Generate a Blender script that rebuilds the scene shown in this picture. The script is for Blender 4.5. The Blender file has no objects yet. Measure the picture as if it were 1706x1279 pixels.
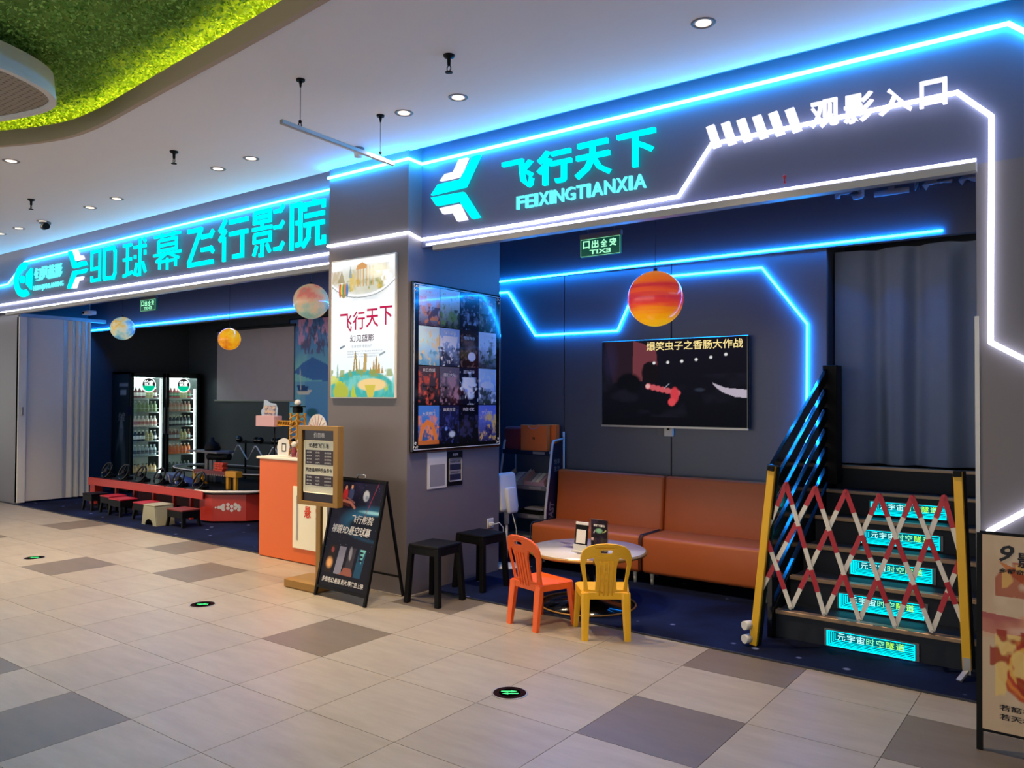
import bpy, bmesh, math, random
import numpy as np
from mathutils import Vector, Matrix
random.seed(7); RNG = np.random.RandomState(7)
SC = bpy.context.scene; COL = SC.collection
PI = math.pi

# ------------------------------------------------------------ camera, world, light, exposure
cam = bpy.data.cameras.new('camera'); cam.sensor_width = 36; cam.lens = 1324.0 / 1706 * 36
cam.clip_start = 0.05; cam.clip_end = 200
cam_o = bpy.data.objects.new('camera', cam); COL.objects.link(cam_o); SC.camera = cam_o
yaw = math.atan2(987, 1324); pitch = math.atan2(24.5, 1324); roll = 0.0036
fw = Vector((-math.sin(yaw) * math.cos(pitch), math.cos(yaw) * math.cos(pitch), math.sin(pitch)))
r0 = Vector((math.cos(yaw), math.sin(yaw), 0)); u0 = r0.cross(fw)
rr = r0 * math.cos(roll) + u0 * math.sin(roll); uu = -r0 * math.sin(roll) + u0 * math.cos(roll)
m = Matrix((rr, uu, -fw)).transposed().to_4x4(); m.translation = Vector((0, 0, 1.566))
cam_o.matrix_world = m

world = bpy.data.worlds.new('mall'); SC.world = world; world.use_nodes = True
bg = world.node_tree.nodes['Background']
bg.inputs[0].default_value = (1.0, 0.985, 0.96, 1); bg.inputs[1].default_value = 1.2
SC.view_settings.view_transform = 'Standard'; SC.view_settings.look = 'None'
SC.view_settings.exposure = 0.5; SC.view_settings.gamma = 1.0
SC.view_settings.use_curve_mapping = False

DLP = 125
def spot(name, loc, power, size, color, blend=0.6, rad=0.05):
    l = bpy.data.lights.new(name, 'SPOT'); l.energy = power; l.spot_size = math.radians(size)
    l.spot_blend = blend; l.color = color; l.shadow_soft_size = rad
    o = bpy.data.objects.new(name, l); COL.objects.link(o); o.location = loc
    return o

# ------------------------------------------------------------ materials
def lin(c):
    if isinstance(c, str):
        c = [int(c[i:i + 2], 16) / 255 for i in (0, 2, 4)]
    return tuple(x / 12.92 if x <= 0.04045 else ((x + 0.055) / 1.055) ** 2.4 for x in c)
def mat(name, col, rough=0.5, metal=0.0, noise=0.06, scale=8.0, spec=0.5, coat=0.0, bump=0.0, emit=0, ecol=None):
    m = bpy.data.materials.new(name); m.use_nodes = True; nt = m.node_tree
    b = nt.nodes['Principled BSDF']; c = lin(col)
    b.inputs['Base Color'].default_value = (*c, 1); b.inputs['Roughness'].default_value = rough
    b.inputs['Metallic'].default_value = metal; b.inputs['Specular IOR Level'].default_value = spec
    b.inputs['Coat Weight'].default_value = coat; b.inputs['Coat Roughness'].default_value = 0.08
    if noise > 0 or bump > 0:
        tc = nt.nodes.new('ShaderNodeTexCoord'); nz = nt.nodes.new('ShaderNodeTexNoise')
        nz.inputs['Scale'].default_value = scale; nz.inputs['Detail'].default_value = 4
        nt.links.new(tc.outputs['Object'], nz.inputs['Vector'])
    if noise > 0:
        mr = nt.nodes.new('ShaderNodeMapRange'); mr.inputs['To Min'].default_value = 1 - noise; mr.inputs['To Max'].default_value = 1 + noise
        hv = nt.nodes.new('ShaderNodeHueSaturation'); hv.inputs['Color'].default_value = (*c, 1)
        nt.links.new(nz.outputs['Fac'], mr.inputs['Value']); nt.links.new(mr.outputs[0], hv.inputs['Value'])
        nt.links.new(hv.outputs[0], b.inputs['Base Color'])
    if bump > 0:
        bp = nt.nodes.new('ShaderNodeBump'); bp.inputs['Strength'].default_value = bump; bp.inputs['Distance'].default_value = 0.01
        nt.links.new(nz.outputs['Fac'], bp.inputs['Height']); nt.links.new(bp.outputs[0], b.inputs['Normal'])
    if emit:
        b.inputs['Emission Color'].default_value = (*(ecol or c), 1); b.inputs['Emission Strength'].default_value = emit
    return m
def emis(name, rgb, s):
    m = bpy.data.materials.new(name); m.use_nodes = True; nt = m.node_tree; nt.nodes.clear()
    e = nt.nodes.new('ShaderNodeEmission'); e.inputs[0].default_value = (*rgb, 1); e.inputs[1].default_value = s
    o = nt.nodes.new('ShaderNodeOutputMaterial'); nt.links.new(e.outputs[0], o.inputs[0]); return m
def vcmat(name, rough=0.5, emit=0.0, coat=0.0, dark=False):
    m = bpy.data.materials.new(name); m.use_nodes = True; nt = m.node_tree; b = nt.nodes['Principled BSDF']
    a = nt.nodes.new('ShaderNodeAttribute'); a.attribute_name = 'Col'
    if dark: b.inputs['Base Color'].default_value = (.006, .006, .008, 1); b.inputs['Specular IOR Level'].default_value = .04
    else: nt.links.new(a.outputs['Color'], b.inputs['Base Color'])
    b.inputs['Roughness'].default_value = rough; b.inputs['Coat Weight'].default_value = coat; b.inputs['Coat Roughness'].default_value = 0.04
    if not dark and not coat: b.inputs['Specular IOR Level'].default_value = .15
    if emit:
        nt.links.new(a.outputs['Color'], b.inputs['Emission Color']); b.inputs['Emission Strength'].default_value = emit
    return m
def glassmat(name, tint=(0.9, 1, 0.95), alpha=0.12):
    m = bpy.data.materials.new(name); m.use_nodes = True; nt = m.node_tree; nt.nodes.clear()
    t = nt.nodes.new('ShaderNodeBsdfTransparent'); t.inputs[0].default_value = (*tint, 1)
    g = nt.nodes.new('ShaderNodeBsdfGlossy'); g.inputs['Roughness'].default_value = 0.05
    mx = nt.nodes.new('ShaderNodeMixShader'); mx.inputs[0].default_value = alpha
    o = nt.nodes.new('ShaderNodeOutputMaterial')
    nt.links.new(t.outputs[0], mx.inputs[1]); nt.links.new(g.outputs[0], mx.inputs[2]); nt.links.new(mx.outputs[0], o.inputs[0]); return m

def tilemat(name, c1, c2, rough):
    m = bpy.data.materials.new(name); m.use_nodes = True; nt = m.node_tree; b = nt.nodes['Principled BSDF']
    tc = nt.nodes.new('ShaderNodeTexCoord'); nz = nt.nodes.new('ShaderNodeTexNoise'); nz.inputs['Scale'].default_value = 5; nz.inputs['Detail'].default_value = 8; nz.inputs['Roughness'].default_value = 0.65
    oi = nt.nodes.new('ShaderNodeObjectInfo'); ad = nt.nodes.new('ShaderNodeVectorMath'); ad.operation = 'ADD'
    mp = nt.nodes.new('ShaderNodeMapping'); mp.inputs['Scale'].default_value = (0.5, 2.2, 1)
    nt.links.new(tc.outputs['Object'], ad.inputs[0]); nt.links.new(oi.outputs['Location'], ad.inputs[1])
    nt.links.new(ad.outputs[0], mp.inputs['Vector']); nt.links.new(mp.outputs[0], nz.inputs['Vector'])
    cr = nt.nodes.new('ShaderNodeValToRGB'); cr.color_ramp.elements[0].position = 0.3; cr.color_ramp.elements[1].position = 0.7
    cr.color_ramp.elements[0].color = (*lin(c1), 1); cr.color_ramp.elements[1].color = (*lin(c2), 1)
    nt.links.new(nz.outputs['Fac'], cr.inputs[0])
    mr = nt.nodes.new('ShaderNodeMapRange'); mr.inputs['To Min'].default_value = 0.94; mr.inputs['To Max'].default_value = 1.05
    nt.links.new(oi.outputs['Random'], mr.inputs[0]); hv = nt.nodes.new('ShaderNodeHueSaturation')
    nt.links.new(cr.outputs[0], hv.inputs['Color']); nt.links.new(mr.outputs[0], hv.inputs['Value']); nt.links.new(hv.outputs[0], b.inputs['Base Color'])
    b.inputs['Roughness'].default_value = rough; b.inputs['Specular IOR Level'].default_value = 0.45
    return m
def carpetmat(name):
    m = bpy.data.materials.new(name); m.use_nodes = True; nt = m.node_tree; b = nt.nodes['Principled BSDF']
    tc = nt.nodes.new('ShaderNodeTexCoord')
    nz = nt.nodes.new('ShaderNodeTexNoise'); nz.inputs['Scale'].default_value = 1.6; nz.inputs['Detail'].default_value = 6
    nt.links.new(tc.outputs['Object'], nz.inputs['Vector'])
    cr = nt.nodes.new('ShaderNodeValToRGB'); e = cr.color_ramp.elements
    e[0].position = 0.35; e[0].color = (*lin('0d1126'), 1); e[1].position = 0.75; e[1].color = (*lin('1b2850'), 1)
    nt.links.new(nz.outputs['Fac'], cr.inputs[0])
    vo = nt.nodes.new('ShaderNodeTexVoronoi'); vo.inputs['Scale'].default_value = 4.2
    nt.links.new(tc.outputs['Object'], vo.inputs['Vector'])
    st = nt.nodes.new('ShaderNodeMapRange'); st.inputs['From Min'].default_value = 0.055; st.inputs['From Max'].default_value = 0.11
    st.inputs['To Min'].default_value = 0.75; st.inputs['To Max'].default_value = 0.0
    nt.links.new(vo.outputs['Distance'], st.inputs[0])
    mx = nt.nodes.new('ShaderNodeMix'); mx.data_type = 'RGBA'; mx.inputs[7].default_value = (*lin('7f8cc0'), 1)
    nt.links.new(st.outputs[0], mx.inputs[0]); nt.links.new(cr.outputs[0], mx.inputs[6])
    nt.links.new(mx.outputs[2], b.inputs['Base Color']); b.inputs['Roughness'].default_value = 0.95; b.inputs['Specular IOR Level'].default_value = 0.1
    return m
def planetmat(name, stops, zs, ns, dist, s, aniso=(1, 1, 1)):
    m = bpy.data.materials.new(name); m.use_nodes = True; nt = m.node_tree; b = nt.nodes['Principled BSDF']
    tc = nt.nodes.new('ShaderNodeTexCoord'); mp = nt.nodes.new('ShaderNodeMapping'); mp.inputs['Scale'].default_value = aniso
    nz = nt.nodes.new('ShaderNodeTexNoise'); nz.inputs['Scale'].default_value = ns; nz.inputs['Detail'].default_value = 5
    sx = nt.nodes.new('ShaderNodeSeparateXYZ'); nt.links.new(tc.outputs['Object'], sx.inputs[0])
    nt.links.new(tc.outputs['Object'], mp.inputs[0]); nt.links.new(mp.outputs[0], nz.inputs['Vector'])
    ma = nt.nodes.new('ShaderNodeMath'); ma.operation = 'MULTIPLY_ADD'; ma.inputs[1].default_value = dist
    nt.links.new(nz.outputs['Fac'], ma.inputs[0])
    mz = nt.nodes.new('ShaderNodeMath'); mz.operation = 'MULTIPLY_ADD'; mz.inputs[1].default_value = zs; mz.inputs[2].default_value = 0.5 - dist / 2
    nt.links.new(sx.outputs['Z'], mz.inputs[0]); nt.links.new(mz.outputs[0], ma.inputs[2])
    cr = nt.nodes.new('ShaderNodeValToRGB'); el = cr.color_ramp.elements
    while len(el) < len(stops): el.new(0.5)
    for i, (p, c) in enumerate(stops): el[i].position = p; el[i].color = (*lin(c), 1)
    nt.links.new(ma.outputs[0], cr.inputs[0]); nt.links.new(cr.outputs[0], b.inputs['Base Color']); nt.links.new(cr.outputs[0], b.inputs['Emission Color'])
    b.inputs['Emission Strength'].default_value = s; b.inputs['Roughness'].default_value = 0.15
    return m

M = {}
M['panel'] = mat('panel_grey', '706b70', 0.42, noise=0.03, scale=3)
M['fascia'] = mat('fascia_grey', '60657e', 0.40, noise=0.03, scale=2)
M['wallin'] = mat('interior_wall', '5c6070', 0.38, noise=0.04, scale=2)
M['dark'] = mat('dark_paint', '282c36', 0.6)
M['black'] = mat('black_plastic', '0a0a0c', 0.55, spec=.2)
M['gloss'] = mat('gloss_black', '08090c', 0.12, coat=0.3)
M['ceil'] = mat('ceiling_white', 'e6e6ec', 0.8, noise=0.01)
M['rim'] = mat('rim_taupe', 'b09c88', 0.6, noise=0)
M['white'] = mat('white_plastic', 'd8d8d6', 0.4)
M['alu'] = mat('aluminium', 'b4b0ac', 0.38, metal=0.6)
M['chrome'] = mat('chrome', 'd0d0d0', 0.15, metal=1)
M['gold'] = mat('gold_frame', 'a97f3f', 0.38, metal=0.35)
M['orange'] = mat('orange_laminate', 'de682a', 0.35, noise=0.02)
M['leather'] = mat('leather_rust', 'bd6230', 0.42, noise=0.06, scale=4, bump=0.05)
M['ochair'] = mat('chair_orange', 'fb6a28', 0.35, noise=0.02)
M['ychair'] = mat('chair_yellow', 'f8bc24', 0.35, noise=0.02)
M['ypost'] = mat('post_yellow', 'e8b41c', 0.4)
M['red'] = mat('barrier_red', 'b01c2e', 0.4)
M['bwhite'] = mat('barrier_white', 'e0dcd4', 0.45)
M['redcab'] = mat('cabinet_red', 'c43a30', 0.35)
M['redseat'] = mat('seat_red', 'b02030', 0.4)
M['beige'] = mat('stool_beige', 'a8a68c', 0.5)
M['curtain'] = mat('curtain_grey', '8e99ad', 0.85, noise=0.05)
M['bronze'] = mat('nosing_bronze', 'a08468', 0.35, metal=0.35)
M['tile'] = tilemat('tile_light', '9d9282', 'aea494', 0.34)
M['tiled'] = tilemat('tile_dark', '706558', '7c7062', 0.36)
M['grout'] = mat('grout', '6a5e54', 0.9)
M['carpet'] = carpetmat('carpet_galaxy')
M['part'] = mat('partition_cream', 'e4dccc', 0.5, noise=0.03, scale=3)
M['partl'] = mat('partition_post', 'e8e4d8', 0.45)
M['nblue'] = emis('neon_blue', (0.016, 0.36, 1.0), 44)
M['ncyan'] = emis('neon_cyan', (0.018, 0.42, 1.0), 40)
M['nleft'] = emis('neon_left', (0.016, 0.50, 1.0), 42)
M['nwhite'] = emis('neon_white', (0.80, 0.82, 1.0), 5)
M['nviolet'] = emis('neon_violet', (0.55, 0.58, 1.0), 5)
M['nin'] = emis('neon_inner', (0.006, 0.26, 1.0), 62)
M['cyan'] = emis('letter_cyan', (0.0, 0.80, 0.80), 1.15)
M['cyanl'] = emis('letter_cyan_pale', (0.12, 0.74, 0.8), 1.0)
M['lwhite'] = emis('letter_white', (0.80, 0.78, 1.0), 1.0)
M['lampw'] = emis('lamp_warm', (1.0, 0.74, 0.56), 1.6)
M['ledy'] = emis('led_yellow', (1.0, 0.66, 0.04), 16)
M['exitg'] = mat('exit_green', '0d5a44', 0.4, emit=0.25)
M['exitl'] = emis('exit_letter', (0.35, 0.95, 0.55), 0.9)
M['arrowg'] = emis('arrow_green', (0.08, 0.9, 0.25), 1.1)
M['print'] = vcmat('print', 0.45)
M['printg'] = vcmat('print_gloss', 0.14, 0.0, 0.35)
M['lit'] = vcmat('print_lit', 0.3, 0.80, dark=True)
M['scr'] = vcmat('screen', 0.5, 0.6, dark=True)
M['ink'] = mat('ink_dark', '181418', 0.6, noise=0)
M['inkw'] = mat('ink_white', 'e4e2e0', 0.6, noise=0)
M['inkr'] = mat('ink_red', 'e04820', 0.6, noise=0)
M['inkg'] = mat('ink_grey', '8c8a92', 0.6, noise=0)
M['paper'] = mat('paper_white', 'd8d5cf', 0.6, noise=0.01)
M['cream'] = mat('cream_panel', 'f4f0d8', 0.5, noise=0.02)
M['glass'] = glassmat('glass_clear')
M['acryl'] = glassmat('acrylic', (0.93, 0.96, 1), 0.2)
M['coolw'] = mat('fridge_liner', 'd8e0dc', 0.4)
M['cooll'] = emis('fridge_led', (0.88, 0.97, 1.0), 11)
M['fridge'] = mat('fridge_body', '12201f', 0.3)
M['navy'] = mat('navy_board', '151a38', 0.45)
M['pillow'] = mat('maroon_fabric', '90363e', 0.9)
M['pink'] = mat('pink_block', 'c8a0aa', 0.5)
M['grey'] = mat('grey_plastic', '6b6b72', 0.5)
M['screenf'] = mat('projection_fabric', 'c0b6c0', 0.8)
M['marble'] = mat('marble_top', 'dcd8da', 0.12, noise=0.10, scale=5)
M['yellow'] = mat('toy_yellow', 'c8901e', 0.45)

M['litr'] = emis('lit_red', (0.40, 0.012, 0.06), 1.0)
M['litd'] = emis('lit_dark', (0.10, 0.06, 0.08), 1.0)
M['litg'] = emis('lit_grey', (0.25, 0.27, 0.30), 1.0)
M['tvtext'] = emis('tv_text', (0.85, 0.68, 0.28), .8)
M['steplight'] = emis('step_cyan', (0.0, 0.75, 0.95), 1.8)
M['stepw'] = emis('step_pale', (0.45, 0.95, 0.9), 1.0)
M['stepm'] = emis('step_mint', (0.25, 0.9, 0.45), 1.0)
M['stepg'] = emis('step_green', (0.40, 0.95, 0.06), 1.0)
M['badge'] = emis('badge_white', (0.85, 0.95, 0.92), 1.2)
M['badgeg'] = emis('badge_green', (0.0, 0.36, 0.19), 1.1)
M['coollo'] = emis('fridge_top', (0.85, 0.95, 1.0), 8)
M['toyred'] = mat('toy_red', 'c84028', 0.5)
M['ostool'] = mat('seat_dull_red', '7a3028', 0.5)
M['matt'] = mat('matt_black', '060707', 1.0, spec=0)
M['letgrey'] = mat('letter_grey', '8a8a9a', 0.4)
M['stepdark'] = mat('step_dark', '101826', 0.6, noise=.3, scale=3)
M['wallleft'] = mat('left_wall', '4c545c', 0.4, noise=.03)
M['bag'] = mat('bag_orange', 'ff8038', 0.5)
M['plum'] = mat('marker_plum', '2a1a1e', 1.0, spec=0)

# ------------------------------------------------------------ object helpers
def tag(o, label=None, cat=None, group=None, kind=None):
    if label: o['label'] = label
    if cat: o['category'] = cat
    if group: o['group'] = group
    if kind: o['kind'] = kind
    return o
def thing(name, label, cat, loc=(0, 0, 0), rz=0, group=None):
    o = bpy.data.objects.new(name, None); COL.objects.link(o); o.empty_display_size = 0.1
    o.location = loc; o.rotation_euler = (0, 0, rz)
    return tag(o, label, cat, group)
def pm(o):
    if o is None: return Matrix()
    l = Matrix.Translation(o.location) @ o.rotation_euler.to_matrix().to_4x4()
    return (pm(o.parent) @ o.matrix_parent_inverse @ l) if o.parent else l
def link(name, me, parent=None, world=False):
    o = bpy.data.objects.new(name, me); COL.objects.link(o)
    if parent is not None:
        o.parent = parent
        if world: o.matrix_parent_inverse = pm(parent).inverted()
    return o
def frame(p0, p1):
    d = (Vector(p1) - Vector(p0)); z = d.normalized()
    a = Vector((0, 0, 1)) if abs(z.z) < 0.95 else Vector((1, 0, 0))
    x = a.cross(z).normalized(); y = z.cross(x)
    return x, y, z, d.length
class MB:
    def __init__(s): s.bm = bmesh.new()
    def box(s, x0, x1, y0, y1, z0, z1, bev=0, seg=2, mi=0, mtx=None):
        tmp = bmesh.new()
        vs = [tmp.verts.new((x, y, z)) for x in (x0, x1) for y in (y0, y1) for z in (z0, z1)]
        for f in ((0, 1, 3, 2), (4, 6, 7, 5), (0, 4, 5, 1), (2, 3, 7, 6), (0, 2, 6, 4), (1, 5, 7, 3)):
            tmp.faces.new([vs[i] for i in f])
        if bev > 0:
            bmesh.ops.bevel(tmp, geom=list(tmp.edges), offset=bev, segments=seg, affect='EDGES', profile=0.5)
        s.merge(tmp, mi, mtx); return s
    def merge(s, tmp, mi=0, mtx=None):
        vm = {}
        for v in tmp.verts:
            co = mtx @ v.co if mtx is not None else v.co
            vm[v] = s.bm.verts.new(co)
        for f in tmp.faces:
            try:
                nf = s.bm.faces.new([vm[v] for v in f.verts]); nf.material_index = mi
            except ValueError: pass
        tmp.free()
    def bar(s, p0, p1, w, h, bev=0, mi=0, up=None):
        """box beam from p0 to p1, section w (side) x h (up)"""
        p0 = Vector(p0); p1 = Vector(p1); z = (p1 - p0).normalized(); L = (p1 - p0).length
        a = Vector(up) if up else (Vector((0, 0, 1)) if abs(z.z) < 0.95 else Vector((0, 1, 0)))
        x = a.cross(z).normalized(); y = z.cross(x)
        mt = Matrix((x, y, z)).transposed().to_4x4(); mt.translation = p0
        return s.box(-w / 2, w / 2, -h / 2, h / 2, 0, L, bev, 1, mi, mt)
    def cyl(s, p0, p1, r0, r1=None, seg=16, mi=0):
        r1 = r0 if r1 is None else r1; x, y, z, L = frame(p0, p1); p0 = Vector(p0); p1 = Vector(p1)
        A = []; B = []
        for i in range(seg):
            t = 2 * PI * i / seg; d = x * math.cos(t) + y * math.sin(t)
            A.append(s.bm.verts.new(p0 + d * r0)); B.append(s.bm.verts.new(p1 + d * r1))
        for i in range(seg):
            j = (i + 1) % seg; f = s.bm.faces.new((A[i], A[j], B[j], B[i])); f.material_index = mi; f.smooth = True
        f = s.bm.faces.new(A[::-1]); f.material_index = mi; f = s.bm.faces.new(B); f.material_index = mi
        return s
    def tube(s, pts, r, seg=8, closed=False, mi=0):
        pts = [Vector(p) for p in pts]; n = len(pts); rings = []
        prev = None
        for i, p in enumerate(pts):
            if closed: t = (pts[(i + 1) % n] - pts[i - 1])
            else: t = pts[min(i + 1, n - 1)] - pts[max(i - 1, 0)]
            t.normalize()
            if prev is None:
                a = Vector((0, 0, 1)) if abs(t.z) < 0.9 else Vector((1, 0, 0)); x = a.cross(t).normalized()
            else:
                x = (prev - t * prev.dot(t)).normalized()
            prev = x; y = t.cross(x)
            k = 1.0
            if 0 < i < n - 1 or closed:
                a = (pts[i] - pts[i - 1]).normalized(); c = max(0.35, abs(a.dot(t))); k = 1 / c if False else 1.0
            rings.append([s.bm.verts.new(p + (x * math.cos(2 * PI * j / seg) + y * math.sin(2 * PI * j / seg)) * r * k) for j in range(seg)])
        m_ = n if closed else n - 1
        for i in range(m_):
            A = rings[i]; B = rings[(i + 1) % n]
            for j in range(seg):
                q = (j + 1) % seg; f = s.bm.faces.new((A[j], A[q], B[q], B[j])); f.smooth = True; f.material_index = mi
        if not closed:
            s.bm.faces.new(rings[0][::-1]).material_index = mi; s.bm.faces.new(rings[-1]).material_index = mi
        return s
    def prism(s, poly, O, U, V, d, mi=0):
        """polygon in the plane O,U,V, raised by d along UxV"""
        O = Vector(O); U = Vector(U); V = Vector(V); N = U.cross(V).normalized() * d
        a = sum(poly[i][0] * poly[(i + 1) % len(poly)][1] - poly[(i + 1) % len(poly)][0] * poly[i][1] for i in range(len(poly)))
        if a < 0: poly = poly[::-1]
        A = [s.bm.verts.new(O + U * p[0] + V * p[1]) for p in poly]; B = [s.bm.verts.new(v.co + N) for v in A]
        n = len(poly)
        s.bm.faces.new(B).material_index = mi; s.bm.faces.new(A[::-1]).material_index = mi
        for i in range(n):
            j = (i + 1) % n; s.bm.faces.new((A[i], A[j], B[j], B[i])).material_index = mi
        return s
    def lathe(s, prof, c=(0, 0, 0), seg=24, mi=0, mis=None):
        c = Vector(c); rings = []
        for (r, z) in prof:
            rings.append([s.bm.verts.new(c + Vector((max(r, 1e-4) * math.cos(2 * PI * i / seg), max(r, 1e-4) * math.sin(2 * PI * i / seg), z))) for i in range(seg)])
        for k in range(len(rings) - 1):
            for i in range(seg):
                j = (i + 1) % seg; f = s.bm.faces.new((rings[k][i], rings[k][j], rings[k + 1][j], rings[k + 1][i])); f.smooth = True
                f.material_index = mis[k] if mis else mi
        f = s.bm.faces.new(rings[0][::-1]); f.material_index = mis[0] if mis else mi
        f = s.bm.faces.new(rings[-1]); f.material_index = mis[-1] if mis else mi
        return s
    def sphere(s, c, r, sc=(1, 1, 1), u=24, v=16, mi=0):
        tmp = bmesh.new(); bmesh.ops.create_uvsphere(tmp, u_segments=u, v_segments=v, radius=1)
        mt = Matrix.Translation(Vector(c)) @ Matrix.Diagonal((r * sc[0], r * sc[1], r * sc[2], 1))
        n0 = len(s.bm.faces); s.merge(tmp, mi, mt)
        s.bm.faces.ensure_lookup_table()
        for f in s.bm.faces[n0:]: f.smooth = True
        return s
    def mesh(s, name, mats, smooth=False):
        me = bpy.data.meshes.new(name)
        bmesh.ops.recalc_face_normals(s.bm, faces=list(s.bm.faces))
        if smooth:
            for f in s.bm.faces: f.smooth = True
        s.bm.to_mesh(me); s.bm.free()
        for m_ in (mats if isinstance(mats, (list, tuple)) else [mats]): me.materials.append(m_)
        if smooth: me.set_sharp_from_angle(angle=math.radians(40))
        return me
    def obj(s, name, mats, parent=None, world=False, smooth=False):
        return link(name, s.mesh(name, mats, smooth), parent, world)
def top(o, label, cat, group=None): return tag(o, label, cat, group)
def struct(o, label=None):
    o['kind'] = 'structure'
    if label: o['label'] = label
    return o
def copy_thing(o, loc, rz=None, label=None, parent=None):
    r = o.copy(); COL.objects.link(r)
    if loc is not None: r.location = loc
    if rz is not None: r.rotation_euler = (0, 0, rz)
    if label: r['label'] = label
    if parent is not None: r.parent = parent
    for ch in list(o.children):
        copy_thing(ch, None, None, None, r)
    return r
def mesh_np(name, V, F, material, cols=None, domain='POINT'):
    me = bpy.data.meshes.new(name); n = len(V); k = F.shape[1]
    me.vertices.add(n); me.vertices.foreach_set('co', np.asarray(V, dtype=np.float32).ravel())
    me.loops.add(F.size); me.loops.foreach_set('vertex_index', F.astype(np.int32).ravel())
    me.polygons.add(len(F)); me.polygons.foreach_set('loop_start', np.arange(0, F.size, k, dtype=np.int32))
    try: me.polygons.foreach_set('loop_total', np.full(len(F), k, dtype=np.int32))
    except Exception: pass
    me.update(calc_edges=True)
    if cols is not None:
        at = me.color_attributes.new('Col', 'FLOAT_COLOR', domain)
        c = np.ones((len(cols), 4), dtype=np.float32); c[:, :3] = cols; at.data.foreach_set('color', c.ravel())
    me.materials.append(material); return me

# flat text, fitted to a rectangle (O bottom-left, U right, V up); extruded along UxV
DG = None
def text(s, O, U, V, w, h, d, material, name='lettering', parent=None, world=True, bold=0.012, shear=0.0, mirror=False, res=2):
    cu = bpy.data.curves.new('t', 'FONT'); cu.body = s; cu.size = 1; cu.offset = bold; cu.resolution_u = res; cu.shear = shear
    o = bpy.data.objects.new('t', cu); COL.objects.link(o)
    bpy.context.view_layer.update(); dg = bpy.context.evaluated_depsgraph_get()
    me = bpy.data.meshes.new_from_object(o.evaluated_get(dg)); bpy.data.objects.remove(o); bpy.data.curves.remove(cu)
    n = len(me.vertices); co = np.zeros(n * 3, dtype=np.float32); me.vertices.foreach_get('co', co); co = co.reshape(-1, 3)
    if n == 0: return None
    mn = co.min(0); mx = co.max(0)
    a = (co[:, 0] - mn[0]) / max(mx[0] - mn[0], 1e-6) * w; b = (co[:, 1] - mn[1]) / max(mx[1] - mn[1], 1e-6) * h
    if mirror: a = w - a
    O = np.array(O, float); U = np.array(U, float); V = np.array(V, float); N = np.cross(U, V); N /= np.linalg.norm(N)
    co2 = O + np.outer(a, U) + np.outer(b, V) + N * d
    me.vertices.foreach_set('co', co2.astype(np.float32).ravel()); me.materials.clear(); me.materials.append(material)
    if d > 0.004:      # give letters real sides
        bm = bmesh.new(); bm.from_mesh(me); bmesh.ops.remove_doubles(bm, verts=bm.verts, dist=1e-5)
        be = [e for e in bm.edges if e.is_boundary]
        r = bmesh.ops.extrude_edge_only(bm, edges=be)
        for g in r['geom']:
            if isinstance(g, bmesh.types.BMVert): g.co -= Vector(N * d)
        bmesh.ops.recalc_face_normals(bm, faces=bm.faces); bm.to_mesh(me); bm.free()
    me.name = name
    return link(name, me, parent, world)
def shape2d(outer, holes, depth, name='s', bevel=0.0):
    """flat plate with holes via a 2D curve; xy plane, centred on z"""
    cu = bpy.data.curves.new('c', 'CURVE'); cu.dimensions = '2D'; cu.fill_mode = 'BOTH'; cu.extrude = depth / 2; cu.bevel_depth = bevel; cu.bevel_resolution = 1
    for loop in [outer] + holes:
        sp = cu.splines.new('POLY'); sp.points.add(len(loop) - 1)
        for i, p in enumerate(loop): sp.points[i].co = (p[0], p[1], 0, 1)
        sp.use_cyclic_u = True
    o = bpy.data.objects.new('c', cu); COL.objects.link(o)
    bpy.context.view_layer.update(); dg = bpy.context.evaluated_depsgraph_get()
    me = bpy.data.meshes.new_from_object(o.evaluated_get(dg)); bpy.data.objects.remove(o); bpy.data.curves.remove(cu)
    me.name = name
    return me
def xform(me, fn):
    n = len(me.vertices); co = np.zeros(n * 3, dtype=np.float32); me.vertices.foreach_get('co', co); co = co.reshape(-1, 3)
    co = fn(co); me.vertices.foreach_set('co', np.asarray(co, dtype=np.float32).ravel()); me.update()
def smoothpts(pts, k=3, closed=True):
    p = [Vector((*q, 0)) if len(q) == 2 else Vector(q) for q in pts]
    for _ in range(k):
        n = len(p); o = []
        rg = range(n) if closed else range(n - 1)
        if not closed: o.append(p[0])
        for i in rg:
            a = p[i]; b = p[(i + 1) % n]; o += [a * 0.75 + b * 0.25, a * 0.25 + b * 0.75]
        if not closed: o.append(p[-1])
        p = o
    return p

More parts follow.
